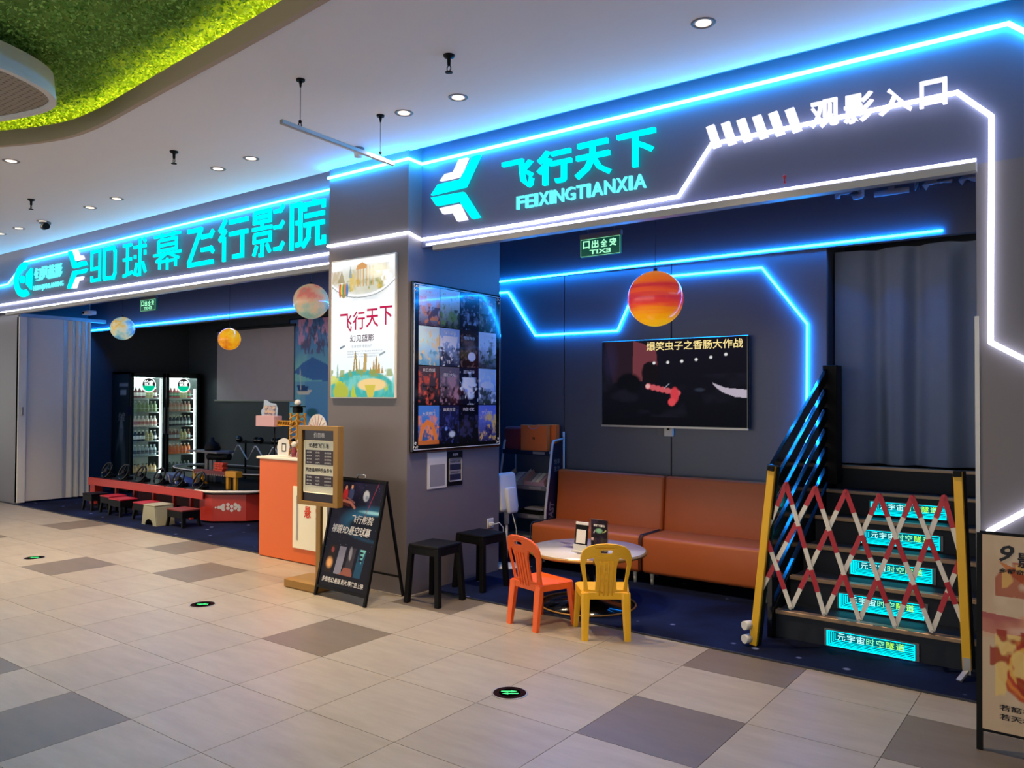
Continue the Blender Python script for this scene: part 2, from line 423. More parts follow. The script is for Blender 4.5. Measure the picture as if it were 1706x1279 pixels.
# procedural pictures painted on a vertex grid
class Canvas:
    def __init__(s, w, h, c):
        s.w = w; s.h = h; s.a = np.ones((h, w, 3)) * np.array(lin(c)); 
        x = (np.arange(w) + .5) / w; y = (np.arange(h) + .5) / h; s.X, s.Y = np.meshgrid(x, y)
    def mixm(s, m_, c, al=1.0):
        m_ = np.clip(m_ * al, 0, 1)[..., None]; s.a = s.a * (1 - m_) + np.array(lin(c)) * m_; return s
    def grad(s, c0, c1, y0=0, y1=1):
        t = np.clip((s.Y - y0) / (y1 - y0), 0, 1); band = (s.Y >= y0) & (s.Y <= y1)
        g = (1 - t)[..., None] * np.array(lin(c0)) + t[..., None] * np.array(lin(c1)); s.a = np.where(band[..., None], g, s.a); return s
    def ell(s, cx, cy, rx, ry, c, al=1.0, soft=0.1):
        d = np.sqrt(((s.X - cx) / rx) ** 2 + ((s.Y - cy) / ry) ** 2); return s.mixm(np.clip((1 - d) / max(soft, 1e-3) + .5, 0, 1), c, al)
    def poly(s, pts, c, al=1.0):
        inside = np.zeros_like(s.X, bool); n = len(pts)
        for i in range(n):
            x0, y0 = pts[i]; x1, y1 = pts[(i + 1) % n]
            if y0 == y1: continue
            cond = ((y0 > s.Y) != (y1 > s.Y)) & (s.X < (x1 - x0) * (s.Y - y0) / (y1 - y0) + x0); inside ^= cond
        return s.mixm(inside.astype(float), c, al)
    def line(s, pts, w, c, al=1.0, asp=1.0):
        for (x0, y0), (x1, y1) in zip(pts[:-1], pts[1:]):
            dx = x1 - x0; dy = (y1 - y0) * asp; L = dx * dx + dy * dy + 1e-9
            t = np.clip(((s.X - x0) * dx + (s.Y - y0) * asp * dy) / L, 0, 1)
            d = np.sqrt((s.X - x0 - t * dx) ** 2 + ((s.Y - y0) * asp - t * dy) ** 2); s.mixm(np.clip((w - d) / (w * .4) + .2, 0, 1), c, al)
        return s
    def fbm(s, f, seed, oct=3):
        r = np.random.RandomState(seed); o = np.zeros_like(s.X); amp = 1; tot = 0
        for k in range(oct):
            g = r.rand(int(f * 2 ** k) + 3, int(f * 2 ** k) + 3); u = s.X * f * 2 ** k; v = s.Y * f * 2 ** k
            i = u.astype(int); j = v.astype(int); a = u - i; b = v - j; a = a * a * (3 - 2 * a); b = b * b * (3 - 2 * b)
            o += amp * (g[j, i] * (1 - a) * (1 - b) + g[j, i + 1] * a * (1 - b) + g[j + 1, i] * (1 - a) * b + g[j + 1, i + 1] * a * b); tot += amp; amp *= .55
        return o / tot
    def cloud(s, f, seed, c, lo=.5, hi=.7, al=1.0, y0=0, y1=1, x0=0, x1=1):
        n = s.fbm(f, seed); m_ = np.clip((n - lo) / (hi - lo), 0, 1) * ((s.Y >= y0) & (s.Y <= y1) & (s.X >= x0) & (s.X <= x1)); return s.mixm(m_, c, al)
    def stars(s, n, seed, c, y0=0, y1=1, al=1.0):
        r = np.random.RandomState(seed)
        for _ in range(n):
            i = int(r.rand() * s.w); j = int((y0 + r.rand() * (y1 - y0)) * (s.h - 1)); s.a[j, i] = s.a[j, i] * (1 - al) + np.array(lin(c)) * al
        return s
    def obj(s, name, O, U, V, W, H, material, parent=None, world=True):
        h, w = s.h, s.w
        gx = np.linspace(0, W, w + 1); gy = np.linspace(0, H, h + 1); A, B = np.meshgrid(gx, gy)
        P = np.array(O, float) + A.ravel()[:, None] * np.array(U, float) + B.ravel()[:, None] * np.array(V, float)
        idx = np.arange((w + 1) * (h + 1)).reshape(h + 1, w + 1)
        F = np.stack([idx[:-1, :-1], idx[:-1, 1:], idx[1:, 1:], idx[1:, :-1]], -1).reshape(-1, 4)
        pad = np.pad(s.a, ((0, 1), (0, 1), (0, 0)), mode='edge').reshape(-1, 3)
        return link(name, mesh_np(name, P, F, material, pad), parent, world)

X = (1, 0, 0); Yv = (0, 1, 0); Z = (0, 0, 1)
def sheet(name, poly, zy, material, parent, plane='front', d=0.01):
    pass
# ============================================================ SETTING
# floor: recessed grout bed with single tiles, plain slab further out
X0, Y0, TX, TY = -0.80, 2.02, 0.6025, 0.589
fb = MB(); gx0 = X0 - TX * 26; gx1 = X0 + TX * 3; gy0 = Y0 - TY * 3
fb.box(gx0, gx1, gy0, 4.96, -0.2, -0.004); floor = struct(fb.obj('floor', M['grout']), 'mall floor of light beige tiles with scattered darker ones')
ob = MB(); ob.box(-34, gx0, -9, 4.96, -0.2, 0); ob.box(gx1, 9, -9, 4.9, -0.2, 0); ob.box(gx0, gx1, -9, gy0, -0.2, 0)
struct(ob.obj('floor_outer', M['tile']), 'mall floor beyond the tiled stretch')
DARK = {(11, 2), (9, 3), (5, 2), (5, -1), (15, 4), (11, 4), (5, 4), (1, 2), (1, 4), (-1, 3), (7, -1), (15, 2), (20, 3), (-3, 1), (19, 1), (13, 0)}
def tilemesh(w, h, mt, nm):
    b = MB(); b.box(-w / 2 + .0016, w / 2 - .0016, -h / 2 + .0016, h / 2 - .0016, -0.008, 0); return b.mesh(nm, mt)
tm = {}
for dk in (0, 1):
    for last in (0, 1):
        tm[dk, last] = tilemesh(TX, TY if not last else 4.955 - (Y0 + TY * 4) , M['tiled'] if dk else M['tile'], 'tile')
for c in range(-3, 26):
    for r in range(-3, 5):
        last = r == 4; h = TY if not last else 4.955 - (Y0 + TY * 4)
        o = link('tile', tm[(1 if (c, r) in DARK else 0), int(last)], floor)
        o.location = (X0 - TX * (c + .5), Y0 + TY * r + h / 2, 0)
        if (c, r) in DARK: o['label'] = 'darker taupe tile'
# carpet of both bays
cb = MB()
cb.prism([(-13.6, 4.97), (-5.39, 4.90), (-5.39, 8.2), (-13.6, 8.2)], (0, 0, 0.001), X, Yv, 0.005)
cb.prism([(-5.39, 4.84), (-4.43, 4.83), (-0.3, 4.76), (-0.3, 8.2), (-5.39, 8.2)], (0, 0, 0.001), X, Yv, 0.005)
struct(cb.obj('floor_carpet', M['carpet']), 'navy carpet with a starry sky pattern inside the shop')
tr = MB(); tr.bar((-4.43, 4.825, 0.004), (-0.3, 4.755, 0.004), 0.012, 0.012); tr.bar((-13.3, 4.965, 0.004), (-5.39, 4.895, 0.004), 0.012, 0.012)
struct(tr.obj('trim_1', M['dark']), 'thin dark edging strip between carpet and tiles')

# mall ceiling with a curved recess
rim = [(-8.3, -1.2), (-8.5, 0.6), (-8.2, 1.6), (-7.7, 2.15), (-7.05, 2.56), (-6.40, 2.795), (-5.9, 2.81), (-5.46, 2.77), (-4.6, 2.70), (-3.9, 2.645), (-3.1, 2.567), (-2.0, 2.45), (-1.1, 2.15), (-0.6, 1.5), (-0.5, -1.2)]
rs = [(p.x, p.y) for p in smoothpts(rim, 2)]
def grow(pts, d):
    o = []; n = len(pts); c = Vector((-4.4, 0.6)); q = [Vector(p) for p in pts]
    for i in range(n):
        t = (q[(i + 1) % n] - q[i - 1]).normalized(); nn = Vector((t.y, -t.x))
        if nn.dot(q[i] - c) < 0: nn = -nn
        o.append(tuple(q[i] + nn * d))
    return o
rs_out = grow(rs, .02)
ce = shape2d([(-34, -9), (9, -9), (9, 4.585), (-34, 4.60)], [rs_out], 0.05, 'ceiling')
xform(ce, lambda c: c + np.array([0, 0, 3.575])); ce.materials.append(M['ceil'])
ceiling = struct(link('ceiling', ce), 'white mall ceiling with a curved recess')
def ring(pts, z0, z1, th, nm, mt, parent=None):
    b = MB(); n = len(pts); c = Vector((-4.4, 0.6)); IN = [Vector(p) for p in pts]; OUT = []
    for i in range(n):
        t = (IN[(i + 1) % n] - IN[i - 1]).normalized(); nn = Vector((t.y, -t.x))
        if nn.dot(IN[i] - c) < 0: nn = -nn
        OUT.append(IN[i] + nn * th)
    q = []
    for L, z in ((IN, z0), (OUT, z0), (OUT, z1), (IN, z1)): q.append([b.bm.verts.new((p.x, p.y, z)) for p in L])
    for k in range(4):
        A = q[k]; B = q[(k + 1) % 4]
        for i in range(n):
            j = (i + 1) % n; b.bm.faces.new((A[i], A[j], B[j], B[i]))
    return b.obj(nm, mt, parent), OUT
lip, o1 = ring(rs, 3.545, 3.665, 0.035, 'trim_2', M['rim']); struct(lip, 'taupe lip around the green ceiling recess')
OUTR = [(p.x, p.y) for p in o1]
cov, o2 = ring(OUTR, 3.60, 3.62, 0.22, 'trim_3', M['rim']); struct(cov, 'hidden cove shelf of the recess')
led, _ = ring([(p.x, p.y) for p in o1], 3.63, 3.65, 0.03, 'cove_light', M['ledy']); top(led, 'yellow cove light strip hidden behind the lip of the green recess', 'light')
# moss panel: uneven bed plus leaflets
ny, nx = 110, 240
gx = np.linspace(-9.2, -0.2, nx); gy = np.linspace(-1.4, 3.1, ny); A, B = np.meshgrid(gx, gy)
cv = Canvas(nx, ny, '000000'); bump = cv.fbm(30, 3, 3); big = cv.fbm(8, 5, 2)
P = np.stack([A.ravel(), B.ravel(), 3.80 + (bump.ravel() - .5) * .09 + (big.ravel() - .5) * .08], -1)
idx = np.arange(nx * ny).reshape(ny, nx); F = np.stack([idx[:-1, :-1], idx[:-1, 1:], idx[1:, 1:], idx[1:, :-1]], -1).reshape(-1, 4)
t = np.clip(bump.ravel() * 1.4 - .2, 0, 1)[:, None]
mc = np.array(lin('5a8640')) * (1 - t) + np.array(lin('98c468')) * t
N = 120000
lx = RNG.uniform(-8.9, -1.2, N); ly = RNG.uniform(-0.4, 3.05, N); lz = 3.745 + RNG.rand(N) * .05
a = RNG.rand(N) * 2 * PI; e1 = np.stack([np.cos(a), np.sin(a), RNG.uniform(-.9, .9, N)], -1); e1 /= np.linalg.norm(e1, axis=1)[:, None]
e2 = np.cross(e1, RNG.randn(N, 3)); e2 /= np.linalg.norm(e2, axis=1)[:, None]; sz = RNG.uniform(.007, .017, N)[:, None]
cc = np.stack([lx, ly, lz], -1); Q = np.stack([cc - e1 * sz, cc + e2 * sz * .5, cc + e1 * sz, cc - e2 * sz * .5], 1).reshape(-1, 3)
lt = RNG.rand(N)[:, None]; lc = np.array(lin('70a850')) * (1 - lt) + np.array(lin('b8e888')) * lt
PP = np.concatenate([P, Q]); FF = np.concatenate([F, np.arange(4 * N).reshape(-1, 4) + len(P)]); CC = np.concatenate([mc, np.repeat(lc, 4, 0)])
M['moss'] = vcmat('moss', 0.9)
tag(link('ceiling_moss', mesh_np('moss', PP, FF, M['moss'], CC)), 'dense green artificial moss filling the curved ceiling recess', 'moss', None, 'stuff')
b = MB(); b.box(-9.3, -0.1, -1.5, 3.2, 3.90, 3.92); b.box(-9.3, -0.1, 3.16, 3.2, 3.62, 3.92); b.box(-9.3, -9.26, -1.5, 3.2, 3.62, 3.92)
b.box(-0.14, -0.1, -1.5, 3.2, 3.62, 3.92); b.box(-9.3, -0.1, -1.5, -1.46, 3.62, 3.92); struct(b.obj('ceiling_recess', M['rim']))
# white island fixture in the recess
dp = [(-5.08, 1.2), (-5.12, 1.75), (-5.20, 2.05), (-5.36, 2.30), (-5.60, 2.41), (-5.95, 2.36), (-6.5, 2.18), (-7.2, 1.75), (-7.5, 1.2), (-7.1, .7), (-6.2, .45), (-5.4, .6)]
ds = [(p.x, p.y) for p in smoothpts(dp, 3)]
fx = thing('ceiling_diffuser', 'white rounded island fixture with a dark mesh underside hanging before the moss', 'light fixture', (-6.2, 1.4, 3.5))
dc = Vector((-6.2, 1.4)); inn = [tuple(dc + (Vector(p) - dc) * 0.965) for p in ds]
me = shape2d(ds, [inn], 0.03, 'rim'); xform(me, lambda c: c + np.array([0, 0, 3.505])); me.materials.append(M['white']); link('rim', me, fx, True)
b = MB(); n = len(ds)
A_ = [b.bm.verts.new((p[0], p[1], 3.50)) for p in ds]; B_ = [b.bm.verts.new((dc.x + (p[0] - dc.x) * .985, dc.y + (p[1] - dc.y) * .985, 3.66)) for p in ds]
for i in range(n): b.bm.faces.new((A_[i], A_[(i + 1) % n], B_[(i + 1) % n], B_[i]))
b.bm.faces.new(B_); b.obj('shell', M['white'], fx, True)
mm = mat('mesh_grille', '55504a', 0.7, noise=0); nt = mm.node_tree; vo = nt.nodes.new('ShaderNodeTexVoronoi'); vo.inputs['Scale'].default_value = 26; vo.inputs['Randomness'].default_value = 0
tc = nt.nodes.new('ShaderNodeTexCoord'); nt.links.new(tc.outputs['Object'], vo.inputs['Vector']); cr = nt.nodes.new('ShaderNodeValToRGB')
cr.color_ramp.elements[0].position = .35; cr.color_ramp.elements[0].color = (*lin('2c2825'), 1); cr.color_ramp.elements[1].position = .5; cr.color_ramp.elements[1].color = (*lin('9c958c'), 1)
nt.links.new(vo.outputs['Distance'], cr.inputs[0]); nt.links.new(cr.outputs[0], nt.nodes['Principled BSDF'].inputs['Base Color'])
b = MB(); b.prism(inn, (0, 0, 3.515), X, Yv, 0.01); b.obj('grille', mm, fx, True)
b = MB(); [b.cyl((x, y, 3.66), (x, y, 3.9), .01) for x, y in ((-5.9, 1.7), (-6.8, 1.3), (-5.8, 1.0))]; b.obj('hanger', M['alu'], fx, True)

# facade masses
b = MB(); b.box(-5.39, -4.44, 4.565, 5.76, 0, 3.75); struct(b.obj('wall_column', M['panel']), 'dark grey clad column between the two bays')
b = MB(); b.box(-4.44, 1.6, 4.72, 4.92, 2.79, 3.75); struct(b.obj('wall_fascia_right', M['fascia']), 'grey sign fascia over the right bay')
b = MB(); b.box(-15.0, -5.39, 4.82, 5.0, 2.79, 3.78); struct(b.obj('wall_fascia_left', M['fascia']), 'grey sign fascia over the left bay')
b = MB(); b.box(-0.525, 1.6, 4.72, 7.3, 0, 2.79); struct(b.obj('wall_right', M['panel']), 'dark grey pillar at the right of the stairs')
b = MB(); b.box(-0.535, -0.515, 4.712, 4.80, 0.0, 2.0); struct(b.obj('trim_4', M['alu']))
b = MB(); b.box(-20, -12.72, 4.99, 5.03, 0, 2.79); b.box(-20, -15.0, 4.82, 5.0, 2.79, 3.7); struct(b.obj('wall_left', M['panel']), 'grey wall left of the folding partition')
b = MB(); b.box(-13.46, -13.40, 4.99, 8.16, 0, 3.5); struct(b.obj('wall_side_left', M['wallleft']))
b = MB(); b.box(-34, 9, 4.585, 4.60, 3.6, 3.62); b.box(-4.44, 1.6, 4.60, 4.73, 3.60, 3.64); struct(b.obj('trim_5', M['grey']), 'grey closing strip between ceiling and right fascia')
b = MB(); b.box(-15, 1.6, 4.60, 4.62, 3.75, 3.80); b.box(-15, 1.6, 4.60, 8.3, 3.78, 3.82); struct(b.obj('ceiling_gap', M['dark']))
b = MB(); b.box(3.2, 3.3, -9, 4.72, 0, 3.55); struct(b.obj('wall_light_block', M['grey']), 'added wall out of view that blocks light from the right')  # unseen wall, added to darken the column side by blocking world light
# interior shell
b = MB(); b.box(-13.46, -0.5, 5.0, 8.2, 3.5, 3.55); struct(b.obj('ceiling_shop', M['dark']), 'black ceiling inside the shop')
b = MB(); b.box(-13.46, -5.15, 8.1, 8.16, 0, 3.5); struct(b.obj('wall_back_left', M['wallleft']), 'dark back wall of the left bay')
b = MB(); b.box(-5.25, -5.18, 5.7, 8.1, 0, 3.5); struct(b.obj('wall_divider', M['wallin']))
b = MB(); b.box(-13.4, -5.25, 6.3, 6.4, 2.63, 3.5); struct(b.obj('wall_beam_left', M['wallin']), 'dark beam across the left bay')
wb = MB(); wb.box(-5.18, -1.80, 6.72, 6.80, 0, 3.5); wall_back = struct(wb.obj('wall_back', M['dark']), 'dark panelled back wall behind the sofa')
for xa, xb in ((-5.17, -4.335), (-4.325, -3.172), (-3.162, -1.80)):
    b = MB(); b.box(xa, xb, 6.68, 6.72, 0, 2.80, .002, 1); b.obj('wall_panel', M['wallin'], wall_back)
b = MB(); b.box(-5.17, -0.3, 6.66, 6.74, 2.80, 3.5); struct(b.obj('wall_beam_right', M['wallin']), 'dark beam over sofa wall and curtain')
b = MB(); b.box(-5.2, -0.3, 7.25, 7.3, 0, 3.5); struct(b.obj('wall_landing', M['dark'])); b = MB(); b.box(-1.84, -1.80, 6.80, 7.25, 0, 3.5); struct(b.obj('wall_landing_side', M['dark']))

# faint raised lettering over the curtain
lt = thing('wall_lettering', 'dark grey raised lettering on the beam above the stair curtain', 'sign', (-1.1, 6.65, 3.2))
for i, ch in enumerate('时空隧道'):
    text(ch, (-1.72 + i * .29, 6.655, 3.15), X, Z, .25, .30, .03, M['letgrey'], 'character', lt, bold=.03)

# ============================================================ NEON AND SIGNS
def strip(pts, r, mt, label, name='neon_strip'):
    b = MB()
    for p, q in zip(pts[:-1], pts[1:]): b.cyl(p, q, r, seg=8)
    for p in pts: b.sphere(p, r, u=8, v=6)
    return top(b.obj(name, mt), label, 'neon light')
FY = 4.70; CYF = 4.548
strip([(-5.385, CYF, 3.473), (-4.423, CYF, 3.473), (-4.423, FY, 3.466), (-2.5, FY, 3.466)], .013, M['nblue'], 'blue neon line along the top of the column and right fascia, left half')
strip([(-2.5, FY, 3.466), (-0.374, FY, 3.475), (-0.30, FY, 3.41), (0.4, FY, 2.95)], .013, M['ncyan'], 'blue neon line along the top of the right fascia ending in a bend')
strip([(-5.385, CYF, 2.880), (-4.423, CYF, 2.882), (-4.423, FY, 2.850), (-3.3, FY, 2.846)], .013, M['nwhite'], 'white neon line around the column below its blue one')
strip([(-3.3, FY, 2.846), (-2.178, FY, 2.866), (-1.955, FY, 3.161), (-0.605, FY, 3.176), (-0.452, FY, 3.020), (-0.463, FY, 1.862), (-0.30, FY, 1.76), (0.3, FY, 1.40)], .013, M['nwhite'], 'white neon line stepping up behind the white entrance letters and down the right pillar')
strip([(-0.477, FY, .901), (-0.28, FY, 1.045), (0.2, FY, 1.3)], .013, M['nwhite'], 'short white neon line above the food poster')
LFY = 4.80
strip([(-14.5, LFY, 3.171), (-12.616, LFY, 3.185), (-12.07, LFY, 3.450), (-5.41, LFY, 3.473)], .010, M['nleft'], 'blue neon line over the large left sign')
strip([(-14.5, LFY, 2.905), (-5.41, LFY, 2.885)], .013, M['nwhite'], 'white neon line under the large left sign')
WY = 6.665
strip([(-5.16, 6.648, 2.803), (-0.963, 6.648, 2.832)], .009, M['nin'], 'blue neon line along the beam above sofa wall and curtain')
strip([(-5.16, WY, 2.688), (-5.024, WY, 2.686), (-4.674, WY, 2.214), (-3.717, WY, 2.217), (-3.60, WY, 2.45), (-3.45, WY, 2.675), (-3.199, WY, 2.690), (-2.326, WY, 2.687), (-1.949, WY, 2.186), (-1.965, WY, .40)], .009, M['nin'], 'blue neon line zigzagging over the television and down beside the railing')
strip([(-13.38, 6.285, 2.655), (-5.3, 6.285, 2.69)], .008, M['nin'], 'blue neon line along the beam in the left bay behind the planets')
# shutter rails with a light line
for xa, xb, y, z, lb in ((-4.264, -0.518, 4.66, 2.755, 'right'), (-12.6, -5.395, 4.765, 2.745, 'left')):
    t = thing('shutter_rail', 'pale metal shutter rail with a white light line under the %s fascia' % lb, 'rail', ((xa + xb) / 2, y, z))
    b = MB(); b.box(xa, xb, y, y + .06, z - .012, z + .028); b.box(xa, xb, y + .02, y + .16, z + .028, z + .04); b.obj('rail', M['alu'], t, True)
    b = MB(); b.cyl((xa - (.085 if lb == 'right' else 1.5), y + .02, z + .043), (xb, y + .02, z + .047), .009, seg=8); b.obj('light_line', M['nviolet' if lb == 'right' else 'nwhite'], t, True)
b = MB(); b.cyl((-1.49, 4.66, 2.83), (-1.49, 4.66, 2.86), .006, seg=8); b.sphere((-1.49, 4.66, 2.87), .012, u=8, v=6); top(b.obj('indicator_lamp', M['redseat']), 'tiny red indicator above the right shutter rail', 'lamp')

def letters(root, s, x0, x1, z0, z1, y, mt, bold=.03, d=.03, shear=0, ratio=1.0):
    """one raised object per character"""
    n = len(s); w = (x1 - x0) / (n + (n - 1) * (ratio - 1))
    for i, ch in enumerate(s): text(ch, (x0 + i * w * ratio, y, z0), X, Z, w, z1 - z0, d, mt, 'character', root, bold=bold, shear=shear)
def polyobj(root, poly, y, d, mt, name):
    b = MB(); b.prism(poly, (0, y, 0), X, Z, d); return b.obj(name, mt, root, True)
# arrow emblem + right shop name
t = thing('shop_sign', 'cyan and white arrow emblem with the shop name in cyan Chinese and Latin letters', 'sign', (-3.3, 4.7, 3.1))
polyobj(t, [(-3.872, 3.423), (-3.804, 3.422), (-3.949, 3.201), (-4.304, 3.190), (-4.230, 3.264), (-4.001, 3.268)], 4.705, .03, M['cyan'], 'arrow')
polyobj(t, [(-4.013, 3.424), (-3.927, 3.424), (-4.007, 3.289), (-4.209, 3.289), (-4.157, 3.334), (-4.070, 3.337)], 4.705, .03, M['lwhite'], 'arrow_accent')
polyobj(t, [(-4.304, 3.170), (-3.964, 3.164), (-3.804, 2.947), (-3.877, 2.944), (-4.006, 3.098), (-4.245, 3.097)], 4.705, .03, M['cyan'], 'arrow')
polyobj(t, [(-4.212, 3.072), (-4.006, 3.075), (-3.931, 2.947), (-4.026, 2.944), (-4.074, 3.020), (-4.176, 3.022)], 4.705, .03, M['lwhite'], 'arrow_accent')
for ch, x0, x1, z0, z1 in (('飞', -3.591, -3.309, 3.105, 3.325), ('行', -3.274, -2.983, 3.097, 3.343), ('天', -2.950, -2.667, 3.095, 3.340), ('下', -2.616, -2.337, 3.105, 3.340)):
    text(ch, (x0, 4.705, z0), X, Z, x1 - x0, z1 - z0, .03, M['cyan'], 'character', t, bold=.022)
lx = -3.461
for ch, w in zip('FEIXINGTIANXIA', [.07, .07, .025, .085, .025, .08, .085, .075, .025, .09, .08, .085, .025, .09]):
    text(ch, (lx, 4.705, 2.958), X, Z, w, .095, .02, M['cyanl'], 'character', t, bold=.012); lx += w + (1.036 - .89) / 13
# entrance sign
t = thing('entrance_sign', 'white glowing entrance lettering with six slanted bars on the right fascia', 'sign', (-1.3, 4.7, 3.2))
for i in range(6):
    x = -1.971 + i * .0972; polyobj(t, [(x, 3.255), (x + .052, 3.264), (x + .098, 3.121), (x + .046, 3.113)], 4.665, .02, M['lwhite'], 'bar')
for ch, x0, x1, z0, z1 in (('观', -1.340, -1.182, 3.112, 3.270), ('影', -1.158, -.998, 3.104, 3.266), ('入', -.977, -.811, 3.112, 3.254), ('口', -.775, -.645, 3.112, 3.254)):
    text(ch, (x0, 4.665, z0), X, Z, x1 - x0, z1 - z0, .02, M['lwhite'], 'character', t, bold=.022)
# large left sign from thick strokes
G = {'9': [[(88, 42), (12, 42), (12, 92), (88, 92), (88, 8), (14, 8), (14, 22)]],
 '0': [[(12, 8), (12, 92), (78, 92), (88, 80), (88, 20), (78, 8), (12, 8)]],
 '球': [[(0, 88), (36, 88)], [(0, 50), (36, 50)], [(0, 6), (40, 14)], [(18, 88), (18, 10)], [(46, 78), (98, 78)], [(72, 100), (72, 4), (60, 4)], [(52, 58), (52, 48)], [(94, 66), (94, 54)], [(60, 36), (50, 4)], [(84, 36), (96, 8)], [(88, 98), (96, 88)]],
 '幕': [[(2, 92), (98, 92)], [(30, 100), (30, 84)], [(72, 100), (72, 84)], [(18, 80), (84, 80), (84, 52), (18, 52), (18, 80)], [(18, 66), (84, 66)], [(0, 42), (100, 42)], [(46, 42), (10, 24)], [(54, 42), (92, 26)], [(22, 2), (22, 22), (82, 22), (82, 4)], [(51, 30), (51, -2)]],
 '飞': [[(2, 90), (52, 90), (8, 12), (8, 5), (98, 5)], [(54, 70), (88, 70), (98, 82)], [(54, 38), (90, 38), (98, 28)]],
 '行': [[(26, 98), (4, 72)], [(26, 74), (4, 50)], [(20, 58), (20, 0)], [(38, 90), (100, 90)], [(38, 62), (100, 62)], [(82, 62), (82, 8), (50, 8)]],
 '影': [[(6, 96), (56, 96), (56, 74), (6, 74), (6, 96)], [(6, 85), (56, 85)], [(31, 74), (31, 62)], [(0, 60), (62, 60)], [(6, 48), (56, 48), (56, 32), (6, 32), (6, 48)], [(31, 32), (31, 2), (22, 2)], [(14, 24), (4, 2)], [(46, 24), (56, 6)], [(68, 90), (88, 90), (98, 100)], [(68, 56), (88, 56), (98, 66)], [(68, 10), (88, 10), (98, 22)]],
 '院': [[(6, -2), (6, 95), (32, 95), (32, 10), (18, 8)], [(18, 56), (32, 56)], [(44, 78), (44, 91), (97, 91), (97, 78)], [(70, 100), (70, 91)], [(44, 67), (99, 67)], [(42, 48), (99, 48)], [(56, 48), (54, 20), (38, 2)], [(80, 48), (80, 6), (98, 6), (98, 20)]]}
def glyph(root, ch, x0, x1, z0, z1, y, w, mt):
    b = MB(); sx = (x1 - x0) / 100; sz = (z1 - z0) / 100
    for st in G[ch]:
        P = [Vector((x0 + p[0] * sx, 0, z0 + p[1] * sz)) for p in st]
        for i in range(len(P) - 1):
            a, c = P[i], P[i + 1]; d = (c - a).normalized(); n = Vector((-d.z, 0, d.x)) * w / 2
            e0 = d * (w / 2 if i else 0); e1 = d * (w / 2 if i < len(P) - 2 else 0)
            q = [a - e0 + n, a - e0 - n, c + e1 - n, c + e1 + n]; dy = .0006 * (i % 3)
            b.prism([(v.x, v.z) for v in q], (0, y - dy, 0), X, Z, .018)
    return b.obj('character', mt, root, True)
t = thing('cinema_sign', 'large cyan glowing cinema name running along the left fascia', 'sign', (-8, 4.8, 3.2))
for ch, x0, x1, z0, z1, w in (('9', -10.152, -9.885, 2.982, 3.405, .055), ('0', -9.848, -9.500, 2.979, 3.407, .065), ('球', -9.346, -8.824, 2.975, 3.415, .052), ('幕', -8.667, -8.107, 3.000, 3.415, .044), ('飞', -7.98, -7.48, 2.975, 3.405, .066), ('行', -7.40, -6.889, 2.972, 3.412, .064), ('影', -6.812, -6.308, 2.965, 3.422, .052), ('院', -6.226, -5.720, 2.975, 3.414, .062)):
    glyph(t, ch, x0, x1, z0, z1, 4.80, w * .70, M['cyan'])
t = thing('brand_sign', 'round cyan emblem with small cyan Chinese and Latin lettering at the far left', 'sign', (-11.6, 4.8, 3.2))
arc = [(-12.06 + .33 * math.cos(a), 3.20 + .245 * math.sin(a)) for a in np.linspace(math.radians(72), math.radians(300), 20)]
arc2 = [(-12.06 + .20 * math.cos(a), 3.20 + .145 * math.sin(a)) for a in np.linspace(math.radians(290), math.radians(80), 16)]
polyobj(t, arc + arc2, 4.80, .012, M['cyan'], 'crescent')
polyobj(t, [(-12.10 + .055 * math.cos(a), 3.205 + .055 * math.sin(a)) for a in np.linspace(0, 2 * PI, 17)[:-1]], 4.80, .03, M['cyan'], 'dot')
polyobj(t, [(-11.80, 3.34), (-11.82, 3.04), (-11.96, 3.13), (-11.95, 3.27)], 4.80, .03, M['cyan'], 'beam')
letters(t, '幻见蓝影', -11.73, -10.92, 3.145, 3.325, 4.80, M['cyanl'], bold=.02, d=.02, ratio=1.06)
text('HUANJIANLANYING', (-11.77, 4.80, 3.00), X, Z, .885, .09, .01, M['cyanl'], 'lettering', t, bold=.02)
t = thing('arrow_emblem', 'cyan and white arrow emblem just left of the large cinema name', 'sign', (-10.5, 4.8, 3.2))
polyobj(t, [(-10.723, 3.442), (-10.636, 3.443), (-10.524, 3.275), (-10.276, 3.282), (-10.228, 3.227), (-10.589, 3.215)], 4.80, .03, M['cyan'], 'arrow')
polyobj(t, [(-10.596, 3.444), (-10.489, 3.440), (-10.429, 3.360), (-10.342, 3.357), (-10.307, 3.308), (-10.512, 3.308)], 4.80, .03, M['lwhite'], 'arrow_accent')
polyobj(t, [(-10.738, 2.968), (-10.649, 2.963), (-10.533, 3.131), (-10.277, 3.133), (-10.221, 3.177), (-10.588, 3.180)], 4.80, .03, M['cyan'], 'arrow')
polyobj(t, [(-10.608, 2.960), (-10.515, 2.955), (-10.451, 3.046), (-10.360, 3.046), (-10.317, 3.089), (-10.492, 3.092)], 4.80, .03, M['lwhite'], 'arrow_accent')

